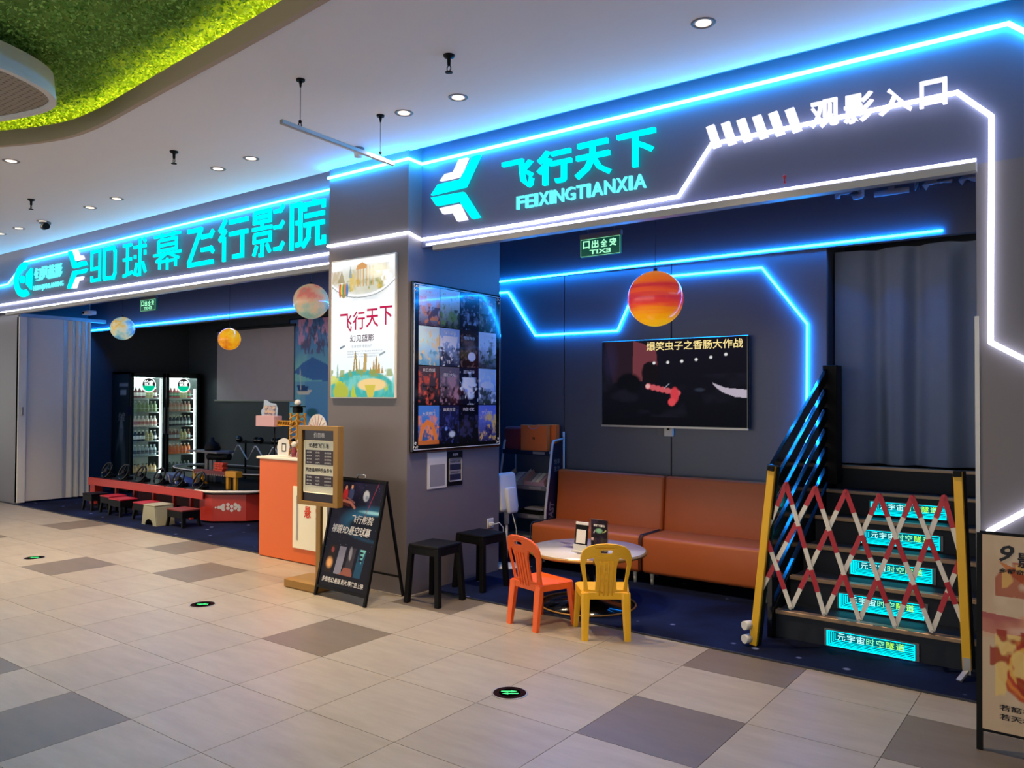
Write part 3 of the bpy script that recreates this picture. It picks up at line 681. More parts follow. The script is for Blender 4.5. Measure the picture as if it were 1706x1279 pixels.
# exit signs, seen from behind so the writing is mirrored
for x, y, z, s, lb in ((-3.16, 5.4, 2.69, 1.0, 'right bay above the red and orange planet'), (-9.69, 5.3, 2.66, .95, 'left bay')):
    t = thing('exit_sign', 'green exit sign with mirrored writing, ' + lb, 'sign', (x, y, z))
    b = MB(); b.box(-.182, .182, -.012, .012, 0, .145, .004, 1); b.obj('plate', M['exitg'], t)
    b = MB(); b.box(-.186, .186, -.02, .02, .145, .185, .004, 1); b.obj('cap', M['grey'], t)
    b = MB()
    for sx in (-.12, .12): b.cyl((sx, 0, .185), (sx, 0, 3.5 - z), .004, seg=6)
    b.obj('hanger', M['grey'], t)
    for i, ch in enumerate('口出全安'): text(ch, (-.155 + i * .08, -.0135, .065), X, Z, .062, .062, .001, M['exitl'], 'character', t, world=False, bold=.03, mirror=True)
    text('EXIT', (-.095, -.0135, .018), X, Z, .19, .034, .001, M['exitl'], 'lettering', t, world=False, bold=.02, mirror=True)
    b = MB()
    for q in ((-.178, .178, .004, .006), (-.178, .178, .138, .140), (-.178, -.176, .004, .14), (.176, .178, .004, .14)): b.box(q[0], q[1], -.0135, -.0125, q[2], q[3])
    b.obj('border', M['exitl'], t)
# ============================================================ CEILING FITTINGS
dl = thing('downlight', 'x', 'light', (0, 0, 3.55), 0, 'round downlights in the mall ceiling')
b = MB(); b.lathe([(.045, .02), (.046, -.002), (.062, -.004), (.066, .0), (.062, .004)], seg=24); b.obj('trim_ring', M['grey'], dl)
b = MB(); b.lathe([(.001, -.0035), (.040, -.0035), (.040, .015)], seg=20); b.obj('lamp', M['lampw'], dl)
DLX = [(-1.68, 3.93, 'nearest downlight at the upper right of the photo above the right fascia'), (-3.40, 3.955, 'downlight above the arrow emblem, right one of its close pair'), (-3.89, 3.95, 'downlight above the arrow emblem, left one of its close pair'),
       (-5.66, 3.96, 'right downlight of the pair just left of the hanging rail'), (-6.15, 3.97, 'left downlight of the pair just left of the hanging rail'), (-7.90, 3.975, 'right downlight of the pair above the middle of the left sign'),
       (-8.50, 4.0, 'left downlight of the pair above the middle of the left sign'), (-9.60, 4.0, 'small distant downlight beside the dark ceiling camera'), (-10.23, 4.0, 'far downlight second from the left photo edge'),
       (-10.75, 4.0, 'farthest downlight at the left photo edge'), (-7.36, 2.81, 'lone downlight under the green recess at the left photo edge')]
for i, (x, y, lb) in enumerate(DLX):
    if i == 0: dl.location = (x, y, 3.55); dl['label'] = lb
    else: copy_thing(dl, (x, y, 3.55), label=lb)
    spot('downlight_beam', (x, y, 3.53), DLP, 95, (1.0, 0.74, 0.46))
for x, y, lb in ((-3.023, 3.434, 'black sprinkler head on the ceiling right of the hanging rail'), (-5.999, 3.477, 'black sprinkler head on the ceiling between green recess and hanging rail'), (-8.627, 3.481, 'small black sprinkler head on the ceiling at far left')):
    t = thing('sprinkler', lb, 'sprinkler', (x, y, 3.55)); b = MB(); b.lathe([(.001, 0), (.035, 0), (.03, -.012), (.012, -.02), (.010, -.06), (.001, -.06)], seg=14); b.obj('flange', M['black'], t)
    b = MB(); b.tube([(.0, 0, -.055), (.014, 0, -.07), (.014, 0, -.085), (0, 0, -.098)], .003); b.tube([(.0, 0, -.055), (-.014, 0, -.07), (-.014, 0, -.085), (0, 0, -.098)], .003); b.lathe([(.001, -.098), (.022, -.098), (.022, -.102), (.001, -.102)], seg=14); b.obj('deflector', M['black'], t)
t = thing('ceiling_speaker', 'pale round detector on the ceiling behind the hanging rail', 'detector', (-4.737, 4.30, 3.55))
b = MB(); b.lathe([(.001, 0), (.05, 0), (.05, -.02), (.04, -.03), (.001, -.03)], seg=20); b.obj('base', M['grey'], t)
b = MB(); b.lathe([(.001, -.03), (.035, -.03), (.03, -.075), (.001, -.08)], seg=20); b.obj('sensor_head', M['white'], t)
t = thing('ceiling_camera', 'dark dome camera on the ceiling above the far left sign', 'camera', (-9.627, 4.033, 3.55))
b = MB(); b.lathe([(.001, 0), (.06, 0), (.06, -.02), (.001, -.02)], seg=20); b.obj('mount', M['grey'], t)
b = MB(); b.cyl((-.03, 0, -.05), (.09, -.02, -.06), .035, .035, 16); b.obj('camera_head', M['black'], t)
t = thing('hanging_rail', 'thin grey metal rail hanging from the ceiling on two wires', 'rail', (-4.02, 3.5, 3.24))
b = MB(); b.bar((-3.995, 3.0, 3.243), (-4.06, 4.02, 3.238), .028, .028, .003); b.obj('rail', M['alu'], t, True)
for x, y in ((-4.0, 3.15), (-4.055, 3.885)):
    b = MB(); b.cyl((x, y, 3.25), (x, y, 3.53), .0025, seg=6); b.obj('wire', M['grey'], t, True)
    b = MB(); b.cyl((x, y, 3.55), (x, y, 3.538), .028, .026); b.cyl((x, y, 3.538), (x, y, 3.50), .011, .005); b.obj('ceiling_cup', M['black'], t, True)
    b = MB(); b.sphere((x, y, 3.285), .011, u=10, v=8); b.tube([(x, y + .012 * math.sin(a), 3.266 + .014 * math.cos(a)) for a in np.linspace(0, 2 * PI, 11)[:-1]], .003, 6, True); b.obj('hook', M['black'], t, True)

# ============================================================ COLUMN: light box, poster board, notices, sockets
t = thing('light_box', 'tall glowing travel poster with ruins, balloon and globe on the column front', 'light box', (-4.94, 4.56, 2.16))
b = MB(); b.box(-5.335, -4.555, 4.545, 4.566, 1.565, 2.74, .003, 1); b.obj('box', M['white'], t, True)
c = Canvas(180, 270, 'f4f6f8')
c.grad('dfeef2', 'f6f8fa', 0, .5)
c.cloud(5, 11, 'c8d4da', .45, .75, .5, .7, 1); c.cloud(9, 12, 'b9a07a', .42, .7, .8, .78, .93, 0, .45); c.cloud(10, 13, 'c9c2ae', .5, .75, .8, .8, .95, .6, 1)
c.ell(.5, .84, .46, .105, 'b8b07c', .55, .6); c.cloud(14, 14, '7d8a3a', .42, .62, .9, .77, .85, .25, .9); c.cloud(12, 15, 'd8b85a', .5, .65, .8, .77, .9, .3, .85)
for x in (.42, .46, .51, .56, .61, .66): c.poly([(x, .80), (x + .018, .80), (x + .018, .94), (x, .94)], 'c89a58', .9)
c.poly([(.40, .925), (.56, .925), (.58, .95), (.50, .975), (.42, .955)], 'd09a60'); c.ell(.74, .90, .16, .05, 'fff6d8', .8, .8)
c.poly([(.28, .87), (.31, .96), (.34, .87)], '7f97a0', .8); c.poly([(.1, .84), (.17, .93), (.22, .84)], '9a8a60', .8)
c.cloud(13, 16, 'f6f8f8', .5, .62, .9, .76, .9, .7, 1); c.cloud(13, 17, 'eef4f4', .5, .62, .9, .74, .84, 0, .35)
xs = np.linspace(0, 1, 12); c.line([(x, .735 + .10 * (abs(x - .5) * 2) ** 2.4) for x in xs], .012, 'ffffff', 1, 1.5); c.line([(x, .722 + .10 * (abs(x - .5) * 2) ** 2.4) for x in xs], .006, '808890', .8, 1.5)
for i, cc_ in enumerate(('c04030', 'e8c040', '3f8f60', 'e0803a', '4a78b0')): c.ell(.20 + (i - 2) * .028, .785, .022, .052, cc_, .95, .3)
c.poly([(.15, .755), (.25, .755), (.21, .725), (.19, .725)], '8a8a50', .9)
c.ell(.5, -.06, .62, .26, '3fa8a0', 1, .05); c.cloud(9, 21, '7cc8c0', .45, .65, .8, 0, .16); c.cloud(8, 22, 'b0bc3a', .55, .6, 1, 0, .12)
c.ell(.66, .09, .22, .045, 'e8c88a', 1, .2); c.poly([(.55, .09), (.72, .09), (.68, 0), (.60, 0)], 'c8b84a', 1); c.ell(.17, .04, .13, .06, 'a8b040', 1, .3); c.ell(.03, .13, .1, .03, 'c8cc60', .9, .4)
c.poly([(.36, .19), (.385, .19), (.40, .30), (.41, .19), (.44, .19), (.412, .31), (.40, .345), (.388, .31)], 'a08038', 1)
c.poly([(.52, .18), (.575, .18), (.585, .31), (.54, .315)], 'b89a60', 1); c.poly([(.45, .18), (.475, .18), (.468, .27), (.46, .28)], 'b0a070', 1)
for x, h in ((.64, .22), (.69, .27), (.73, .30), (.77, .26), (.82, .22)): c.poly([(x - .022, .17), (x + .022, .17), (x + .012, h - .03), (x, h), (x - .012, h - .03)], 'b08a48', 1)
c.poly([(.09, .14), (.13, .14), (.115, .24), (.105, .24)], '7fa890', .9); c.cloud(16, 23, '8a9a4a', .5, .6, .8, .15, .20)
c.line([(.15, .36), (.22, .375)], .008, '6a7888'); c.line([(.78, .30), (.86, .32)], .008, '8a98a0')
c.obj('picture', (-5.325, 4.544, 1.575), X, Z, .76, 1.155, M['lit'], t)
for i, ch in enumerate('飞行天下'): text(ch, (-5.215 + i * .16, 4.5435, 2.125 + .012 * i), X, Z, .145, .155, .0005, M['litr'], 'character', t, bold=.012)
text('幻见蓝影', (-5.09, 4.5435, 2.035), X, Z, .29, .06, .0005, M['litd'], 'lettering', t, bold=.012)
text('乐享世界 零距出行', (-5.07, 4.5435, 1.985), X, Z, .25, .026, .0005, M['litg'], 'lettering', t, bold=0)
for k in range(3): text('穿越星海带你飞行看遍世界名胜风光', (-5.12, 4.5435, 1.95 - k * .022), X, Z, .42 - .04 * k, .013, .0005, M['litg'], 'lettering', t, bold=0, res=1)

t = thing('poster_board', 'glossy black framed board of sixteen film posters on the column side', 'poster board', (-4.44, 5.17, 1.8))
BX = -4.438
b = MB(); b.box(BX, BX + .03, 4.585, 5.745, 1.13, 2.505, .012, 2); b.obj('frame', M['gloss'], t, True)
b = MB()
for q in ((4.625, 5.70, 2.482, 2.487), (4.625, 5.70, 1.152, 1.157), (4.602, 4.607, 1.18, 2.46), (5.722, 5.727, 1.18, 2.46)): b.box(BX + .03, BX + .032, q[0], q[1], q[2], q[3])
for y, z, sy, sz_ in ((4.604, 2.484, 1, -1), (5.724, 2.484, -1, -1), (4.604, 1.155, 1, 1), (5.724, 1.155, -1, 1)):
    for r, k in ((.014, 0), (.008, 1)):
        b.tube([(BX + .032, y + sy * (.012 + r * math.cos(a) + k * .03), z + sz_ * (.012 + r * math.sin(a) + k * .01)) for a in np.linspace(0, 1.7 * PI, 9)], .0025, 5)
        b.tube([(BX + .032, y + sy * (.012 + r * math.cos(a) + k * .01), z + sz_ * (.012 + r * math.sin(a) + k * .04)) for a in np.linspace(0, 1.7 * PI, 9)], .0035, 5)
b.obj('border_ornament', M['inkw'], t, True)
PAL = [('9fb0c8', 'b06a3a', '3a3040'), ('a8c0b8', '5a7a3a', '202a20'), ('18283a', '7890a8', '101018'), ('4a6a70', '90a8a0', '20302a'),
       ('a8c8d8', 'c8a860', '4a80a0'), ('8098b8', 'e0e4ea', '18203a'), ('281c1c', '6a5048', '100c10'), ('c8ccd0', '405030', '303838'),
       ('3a3038', 'b04838', '101014'), ('4a4858', '806878', '141018'), ('0c1428', 'c8d8e8', '081020'), ('a8b8d0', 'e8ecf0', '28302a'),
       ('3868b0', 'c87838', '204878'), ('141838', '303878', '080818'), ('0a0c18', '282848', '050508'), ('5868b0', 'd0a850', '282040')]
TI = ['云中古城', '恐龙王国', '深海幽灵', '奇幻森林', '冰雪世界', '银翼', '熊猫传奇', '飞跃峡谷', '末日危城', '魔幻大陆', '星际穿梭', '鲸之岛', '大漠拱门', '幽灵古堡', '暗夜', '梦幻城市']
pw, ph = 1.018 / 4, 1.29 / 4
for r in range(4):
    for k in range(4):
        i = r * 4 + k; a_, b_, d_ = PAL[i]; y0 = 4.655 + k * pw; z0 = 2.478 - (r + 1) * ph
        c = Canvas(40, 52, a_); c.grad(d_, a_, 0, .75); c.cloud(3, 40 + i, b_, .5, .7, .85, .15, .75); c.cloud(6, 70 + i, d_, .5, .6, .9, 0, .5); c.cloud(9, 100 + i, b_, .62, .72, .8, 0, .9)
        if i == 12: c.line([(.1, .1), (.2, .45), (.45, .58), (.7, .5), (.85, .2), (.85, .1)], .09, 'b86a30', 1, 1.2); c.poly([(0, 0), (1, 0), (1, .12), (0, .12)], 'a05a28')
        if i in (5, 7): c.cloud(4, 200 + i, 'f0f2f4', .5, .55, .9, .4, .8)
        if i == 6: c.ell(.65, .3, .2, .12, 'e8e8e8', 1, .2)
        if i == 11: c.ell(.5, .55, .35, .09, 'f0f4f8', 1, .3)
        if i in (10, 13): c.ell(.35, .4, .06, .05, '6080d0', .9, .5); c.ell(.65, .25, .15, .08, 'a8b8c8', .8, .4)
        c.a = np.clip(c.a * 1.8, 0, .95)
        p_ = c.obj('poster', (BX + .0306, y0 + .003, z0 + .003), Yv, Z, pw - .006, ph - .006, M['printg'], t)
        text(TI[i], (BX + .0312, y0 + .05, z0 + ph * (.84 if i % 3 else .74)), Yv, Z, .15, .03, .0004, M['inkw'], 'title', p_, bold=.0, res=1)

t = thing('notice_card', 'white paper card with a blank lower half taped under the film poster board', 'notice', (BX, 4.92, .97))
b = MB(); b.box(BX - .002, BX + .004, 4.800, 5.036, .823, 1.118); b.obj('card', M['paper'], t, True)
b = MB(); b.box(BX + .004, BX + .005, 4.83, 5.01, .84, 1.02); b.obj('square_print', M['inkg'], t, True)
t = thing('price_card', 'small black price card with pale panel right of the white card', 'notice', (BX, 5.14, .97))
b = MB(); b.box(BX - .002, BX + .004, 5.046, 5.240, .828, 1.118); b.obj('card', M['black'], t, True)
b = MB(); b.box(BX + .004, BX + .005, 5.062, 5.225, .865, 1.06, .01, 2); b.obj('panel', M['inkg'], t, True)
b = MB()
for z in (.96, .875): b.box(BX + .005, BX + .0055, 5.07, 5.217, z, z + .05)
b.obj('price_table', M['navy'], t, True)
text('价目表', (BX + .0045, 5.11, 1.08), Yv, Z, .07, .022, .0005, M['inkw'], 'lettering', t)
text('9D悬空飞行体验', (BX + .0055, 5.08, 1.02), Yv, Z, .12, .02, .0003, M['ink'], 'lettering', t, bold=.02); text('通用特权会员卡', (BX + .0055, 5.08, .932), Yv, Z, .12, .018, .0003, M['ink'], 'lettering', t, bold=.02)
for z, lb in ((.405, 'white wall socket with a plug on the column side behind black stool'), (.28, 'lower white wall socket on the column side behind black stool')):
    t = thing('wall_socket', lb, 'socket', (BX, 5.63, z)); hh = .085 if z > .3 else .045
    b = MB(); b.box(BX - .002, BX + .01, 5.585, 5.672, z, z + hh, .003, 1); b.obj('plate', M['white'], t, True)
    if z > .3:
        b = MB(); b.box(BX + .01, BX + .045, 5.60, 5.64, z + .02, z + .055, .006, 1); b.obj('plug', M['white'], t, True)
        b = MB(); b.tube([(BX + .045, 5.62, z + .035), (BX + .08, 5.66, z + .05), (BX + .09, 5.71, z), (BX + .07, 5.735, z - .12), (BX + .07, 5.74, .012)], .005); b.obj('cable', M['white'], t, True)

# ============================================================ RIGHT BAY
t = thing('television', 'large wall television showing a dark cartoon scene with a yellow title', 'television', (-3.13, 6.66, 1.71))
b = MB(); b.box(-3.85, -2.42, 6.60, 6.655, 1.315, 2.115, .006, 1); b.obj('body', M['gloss'], t, True)
b = MB(); b.box(-3.85, -2.42, 6.592, 6.602, 1.305, 1.322); b.obj('bottom_bezel', M['alu'], t, True)
b = MB(); b.box(-3.4, -2.9, 6.655, 6.679, 1.5, 1.9); b.obj('wall_bracket', M['black'], t, True)
c = Canvas(240, 136, '0c0e16'); c.grad('07090f', '151420', 0, 1); c.poly([(.08, .5), (.25, .55), (.25, 1), (.02, 1)], '2a1c26', .9)
c.poly([(.225, .52), (.30, .52), (.31, .72), (.345, .75), (.37, .72), (.41, .67), (.40, .88), (.30, .97), (.24, 1), (.235, 1)], '7a3c44', .9); c.ell(.06, .78, .05, .22, '2c2848', .5, .8)
c.ell(.36, .62, .065, .13, '141014', 1, .2); c.ell(.2, .50, .09, .12, '0a0b12', 1, .3); c.cloud(6, 31, '1a1a26', .5, .7, .7, .1, .6)
for i in range(6): c.ell(.385 + i * .097, .735 + .003 * i * i, .010, .016, 'f0f0f0', 1, .5)
for i in range(7): c.ell(.345 + i * .034, .462 - i * .013, .022, .034, 'd05a62', 1, .3)
c.ell(.34, .465, .016, .028, 'e8b0b0', 1, .4); c.ell(.53, .36, .028, .09, 'd8404a', 1, .3); c.ell(.51, .28, .026, .045, 'e04a52', 1, .3)
c.poly([(.78, .50), (.87, .44), (1, .42), (1, .33), (.93, .34), (.85, .39), (.81, .44)], 'c0b4c4', 1); c.line([(.46, .44), (.49, .49)], .004, 'a0a0b0')
c.ell(.70, .42, .03, .02, '303848', .8, .8)
c.obj('screen', (-3.838, 6.5985, 1.325), X, Z, 1.406, .782, M['scr'], t)
text('爆笑虫子之香肠大作战', (-3.375, 6.5975, 2.008), X, Z, .91, .082, .0008, M['tvtext'], 'lettering', t, bold=.012)
t = thing('wall_plate', 'small white and grey outlet plate under the television', 'socket', (-3.21, 6.67, 1.25))
b = MB(); b.box(-3.295, -3.225, 6.66, 6.682, 1.235, 1.305); b.obj('plate', M['grey'], t, True)
b = MB(); b.box(-3.225, -3.14, 6.65, 6.682, 1.228, 1.303, .003, 1); b.obj('cover', M['white'], t, True)
b = MB(); b.tube([(-3.18, 6.64, 1.29), (-3.18, 6.635, 1.31)], .012); b.obj('plug', M['black'], t, True)

def sofa(x0, x1, lb):
    t = thing('sofa', lb, 'sofa', ((x0 + x1) / 2, 6.36, 0), 0, 'rust brown booth sofas under the television')
    b = MB(); b.box(x0 + .004, x1 - .004, 6.04, 6.50, .10, .415, .035, 3); b.obj('seat', M['leather'], t, True, True)
    b = MB(); mt = Matrix.Translation((0, 6.45, .36)) @ Matrix.Rotation(math.radians(-5), 4, 'X')
    b.box(x0 + .004, x1 - .004, 0, .15, -.22, .53, .03, 3, 0, mt); b.obj('backrest', M['leather'], t, True, True)
    b = MB()
    for x in (x0 + .012, x1 - .012): b.tube([(x, 6.034, .13), (x, 6.034, .39), (x, 6.06, .418), (x, 6.42, .418)], .005)
    b.obj('piping', M['dark'], t, True)
    for x in (x0 + .08, x1 - .08):
        for y in (6.10, 6.50):
            b = MB(); b.cyl((x, y, .006), (x, y, .105), .014, .02, 12); b.obj('leg', M['partl'], t, True)
    return t
sofa(-4.29, -3.146, 'rust brown leather booth sofa on the left beside the magazine rack')
sofa(-3.146, -2.02, 'rust brown leather booth sofa on the right behind the safety barrier')

t = thing('round_table', 'low round table with white marble top and gold edge', 'table', (-3.165, 5.215, 0))
b = MB(); b.lathe([(.001, .398), (.43, .398), (.448, .403), (.450, .412), (.446, .424), (.001, .424)], seg=48); b.obj('edge_band', M['gold'], t)
b = MB(); b.lathe([(.001, .424), (.438, .424), (.438, .428), (.001, .428)], seg=48); b.obj('tabletop', M['marble'], t)
b = MB()
def vein(pts, w):
    P = [Vector((*p, .4286)) for p in pts]
    for p, q in zip(P[:-1], P[1:]): b.bar(p, q, w, .0008)
for k in range(9):
    x = -.34 + .07 * k; y = .12 - .05 * k + .03 * math.sin(k * 2.1); vein([(x, y), (x + .05, y - .02), (x + .08, y - .045 + .02 * math.sin(k))], .030 + .022 * (k % 3))
    if k % 2: vein([(x, y), (x + .03, y + .05), (x + .08, y + .06)], .014)
b.obj('marble_veins', mat('vein', '857a92', .3), t)
b = MB(); b.lathe([(.001, .006), (.34, .006), (.34, .016), (.12, .05), (.05, .12), (.045, .34), (.12, .385), (.20, .398), (.001, .398)], seg=32); b.obj('pedestal', M['gloss'], t)
b = MB(); b.tube([(.365 * math.cos(a), .365 * math.sin(a), .014) for a in np.linspace(0, 2 * PI, 41)[:-1]], .007, 6, True); b.obj('base_ring', M['gold'], t)
t = thing('qr_stand', 'white and black standee with a blank square on the round table', 'table sign', (-3.135, 5.06, .428), math.radians(-4))
b = MB(); b.box(-.062, .062, -.03, .03, 0, .01); b.box(-.06, .06, -.003, .003, .01, .055); b.obj('foot', M['white'], t)
mt = Matrix.Rotation(math.radians(-8), 4, 'X'); b = MB(); b.box(-.058, .058, -.004, .004, .045, .20, .003, 1, 0, mt); b.obj('board', M['black'], t)
b = MB(); b.box(-.058, .058, -.006, .005, .20, .222, .003, 1, 0, mt); b.obj('header', M['white'], t)
b = MB(); b.box(-.042, .042, -.006, -.003, .065, .165, 0, 1, 0, mt); b.obj('blank_square', M['inkw'], t)
t = thing('menu_stand', 'dark printed table sign with small pictures right of the white standee', 'table sign', (-2.98, 5.08, .428), math.radians(-2))
b = MB(); b.box(-.075, .075, -.035, .035, 0, .004); b.box(-.075, .075, -.004, .002, .004, .255); b.obj('holder', M['acryl'], t)
c = Canvas(30, 50, '1c1420'); c.cloud(5, 61, '3a2c40', .5, .7, .8); c.ell(.5, .68, .2, .07, '88c0a0', .9, .5); c.poly([(.15, .60), (.28, .72), (.24, .60)], 'b8b8c8'); c.poly([(.68, .62), (.95, .74), (.9, .66)], 'b8c080')
c.poly([(.03, .46), (.16, .46), (.16, .38), (.03, .38)], 'd8b8b8')
for i in range(4):
    c.poly([(.2 + i * .2, .08), (.36 + i * .2, .08), (.36 + i * .2, .2), (.2 + i * .2, .2)], ['6a3a58', '4a3a88', '9a8a80', '8a8468'][i]); c.poly([(.2 + i * .2, .24), (.36 + i * .2, .24), (.36 + i * .2, .46), (.2 + i * .2, .46)], ['3a2a30', '2c2040', '403830', '38302c'][i])
c.obj('print', (-.072, -.0045, .008), X, Z, .144, .243, M['print'], t, False)
text('裸眼飞行影院', (-.05, -.005, .20), X, Z, .1, .018, .0003, M['inkw'], 'lettering', t, world=False, bold=.02, res=1)

# plastic children's chairs
def chair(nm, mt, lb, loc, rz):
    t = thing(nm, lb, 'chair', loc, rz, 'small plastic chairs at the round table')
    # backrest: arched plate with slots, gently curved
    out = [(-.118, 0), (-.122, .10), (-.138, .20), (-.140, .26), (-.128, .305), (-.10, .335), (-.055, .352), (0, .358), (.055, .352), (.10, .335), (.128, .305), (.140, .26), (.138, .20), (.122, .10), (.118, 0)]
    sl = lambda s: [(s * .058, .035), (s * .100, .035), (s * .112, .14), (s * .119, .21), (s * .108, .252), (s * .070, .262), (s * .055, .20), (s * .052, .12)]
    hd = [(-.030, .290), (.030, .290), (.038, .304), (.030, .318), (-.030, .318), (-.038, .304)]
    me = shape2d(out, [sl(1), sl(-1), hd], .012, 'backrest', .003)
    def f(c):
        x, v, d = c[:, 0], c[:, 1], c[:, 2]; th = math.radians(13)
        y = -.135 - v * math.sin(th) + (x / .14) ** 2 * .035 - d; z = .285 + v * math.cos(th)
        return np.stack([x, y, z], -1)
    bm = bmesh.new(); bm.from_mesh(me); bmesh.ops.subdivide_edges(bm, edges=[e for e in bm.edges if e.calc_length() > .06], cuts=3); bm.to_mesh(me); bm.free()
    xform(me, f); me.materials.append(mt); link('backrest', me, t)
    b = MB()
    for x in (-.036, -.012, .012, .036): b.tube([(x, -.142 + (x / .14) ** 2 * .035 - v * math.sin(math.radians(13)) - .004, .285 + v * math.cos(math.radians(13))) for v in (.0, .08, .16, .24)], .0028, 6)
    b.obj('back_ribs', mt, t)
    b = MB(); tmp = bmesh.new()
    pts = [(-.125, -.14), (.125, -.14), (.150, .13), (.135, .15), (-.135, .15), (-.150, .13)]
    b.prism(pts, (0, 0, .295), X, Yv, .014)
    b.obj('seat', mt, t)
    b = MB()
    for p, q in zip(pts, pts[1:] + pts[:1]): b.bar((p[0], p[1], .284), (q[0], q[1], .284), .010, .046, .002)
    b.obj('apron', mt, t)
    for sx, sy in ((-1, -1), (1, -1), (1, 1), (-1, 1)):
        b = MB(); tx, ty = sx * (.112 if sy < 0 else .132), (-.128 if sy < 0 else .13); bx_, by_ = sx * (.118 if sy < 0 else .150), (-.165 if sy < 0 else .158)
        w = .025 if sy < 0 else .020
        A = []
        for (cx, cy, z, ww) in ((tx, ty, .30, w), (bx_, by_, 0.0, w * .72)):
            A.append([b.bm.verts.new((cx + dx * ww, cy + dy * ww * .7, z)) for dx, dy in ((-1, -1), (-.5, -1.25), (.5, -1.25), (1, -1), (1, 1), (-1, 1))])
        for i in range(6): b.bm.faces.new((A[0][i], A[0][(i + 1) % 6], A[1][(i + 1) % 6], A[1][i]))
        b.bm.faces.new(A[0]); b.bm.faces.new(A[1][::-1]); b.obj('leg', mt, t)
    for ch in t.children: xform(ch.data, lambda c_: c_ * np.array([1.17, 1.0, 1.0]))
    return t
chair('plastic_chair', M['ochair'], 'small orange plastic chair by the round table', (-3.17, 4.595, 0), math.radians(-14))
chair('plastic_chair', M['ychair'], 'small yellow plastic chair by the round table', (-2.70, 4.655, 0), math.radians(36))

# black stools by the column
def stool(lb, loc, rz):
    t = thing('stool', lb, 'stool', loc, rz, 'black plastic stools at the column')
    b = MB(); b.box(-.148, .148, -.148, .148, .425, .45, .008, 2); b.obj('seat', M['black'], t)
    b = MB()
    for s in (-1, 1): b.box(-.145, .145, s * .142 - .004, s * .142 + .004, .375, .43); b.box(s * .142 - .004, s * .142 + .004, -.145, .145, .375, .43)
    b.obj('apron', M['black'], t)
    for sx in (-1, 1):
        for sy in (-1, 1):
            b = MB(); b.bar((sx * .128, sy * .128, .43), (sx * .152, sy * .152, 0), .042, .042, .004); b.obj('leg', M['black'], t)
    return t
stool('black square plastic stool standing on the tiles by the column', (-4.165, 4.60, 0), math.radians(3))
stool('black square plastic stool standing on the carpet behind the other one', (-4.17, 5.17, .006), math.radians(-2))

# magazine rack with bags, pillow, trays
t = thing('magazine_rack', 'white and navy display rack with printed side panel beside the sofa', 'rack', (-4.6, 6.45, 0))
for x in (-4.885, -4.30):
    b = MB(); b.tube([(x, 6.29, .01), (x, 6.31, .5), (x, 6.43, 1.13), (x, 6.45, 1.155), (x, 6.62, 1.17)], .012, 8); b.obj('upright', M['white'], t, True)
    b = MB(); b.tube([(x, 6.63, .01), (x, 6.63, 1.24)], .011, 8); b.obj('rear_upright', M['white'], t, True)
b = MB(); b.prism([(6.30, .02), (6.615, .02), (6.615, 1.15), (6.44, 1.12), (6.315, .5)], (-4.312, 0, 0), Yv, Z, .010); b.obj('side_panel', M['navy'], t, True)
text('TOAST', (-4.301, 6.42, .30), (0, .19, 1), (0, -1, .19), .26, .085, .0008, M['inkg'], 'lettering', t, bold=.03)
for k, s in enumerate(('悦享', '生活')): text(s, (-4.301, 6.46, .93 - k * .07), Yv, Z, .10, .05, .0008, M['inkg'], 'lettering', t)
for z, dy in ((1.035, .09), (.70, .03), (.425, .01), (.20, 0)):
    b = MB(); b.box(-4.875, -4.31, 6.30 + dy, 6.62, z, z + .012); b.obj('shelf', M['white'], t, True)
    b = MB(); b.box(-4.875, -4.31, 6.293 + dy, 6.302 + dy, z - .02, z + .022); f_ = b.obj('shelf_lip', M['navy'] if z > .9 else M['grey'], t, True)
    b = MB(); b.box(-4.50, -4.36, 6.291 + dy, 6.2935 + dy, z - .01, z + .014); b.obj('price_label', M['inkg'], t, True)
b = MB(); b.box(-4.875, -4.31, 6.62, 6.626, .2, 1.05); b.obj('back_panel', M['wallin'], t, True)
def paperbag(x0, x1, y0, y1, z0, z1, lb):
    t = thing('paper_bag', lb, 'bag', ((x0 + x1) / 2, (y0 + y1) / 2, z0))
    b = MB(); b.box(x0, x1, y0, y1, z0, z1, .003, 1); b.obj('body', M['bag'], t, True)
    c_ = (x0 + x1) / 2; b = MB(); b.tube([(c_ + .06 * math.cos(a), y0 - .003, z1 - .01 - .028 * math.sin(a)) for a in np.linspace(0, PI, 9)], .003, 6); b.obj('handle', M['pink'], t, True)
    return t
tb = paperbag(-4.69, -4.375, 6.44, 6.50, 1.049, 1.305, 'orange paper bag with rope handle and small dark mark on the rack')
text('96', (-4.545, 6.4385, 1.16), X, Z, .03, .028, .001, M['ink'], 'mark', tb)
paperbag(-4.56, -4.33, 6.53, 6.60, 1.049, 1.31, 'second orange paper bag standing behind the first one')
b = MB(); b.box(-4.915, -4.70, 6.44, 6.55, 1.049, 1.285, .035, 4, 0); top(b.obj('pillow', M['pillow'], None, False, True), 'maroon cushion on top of the display rack left of orange bag', 'cushion')
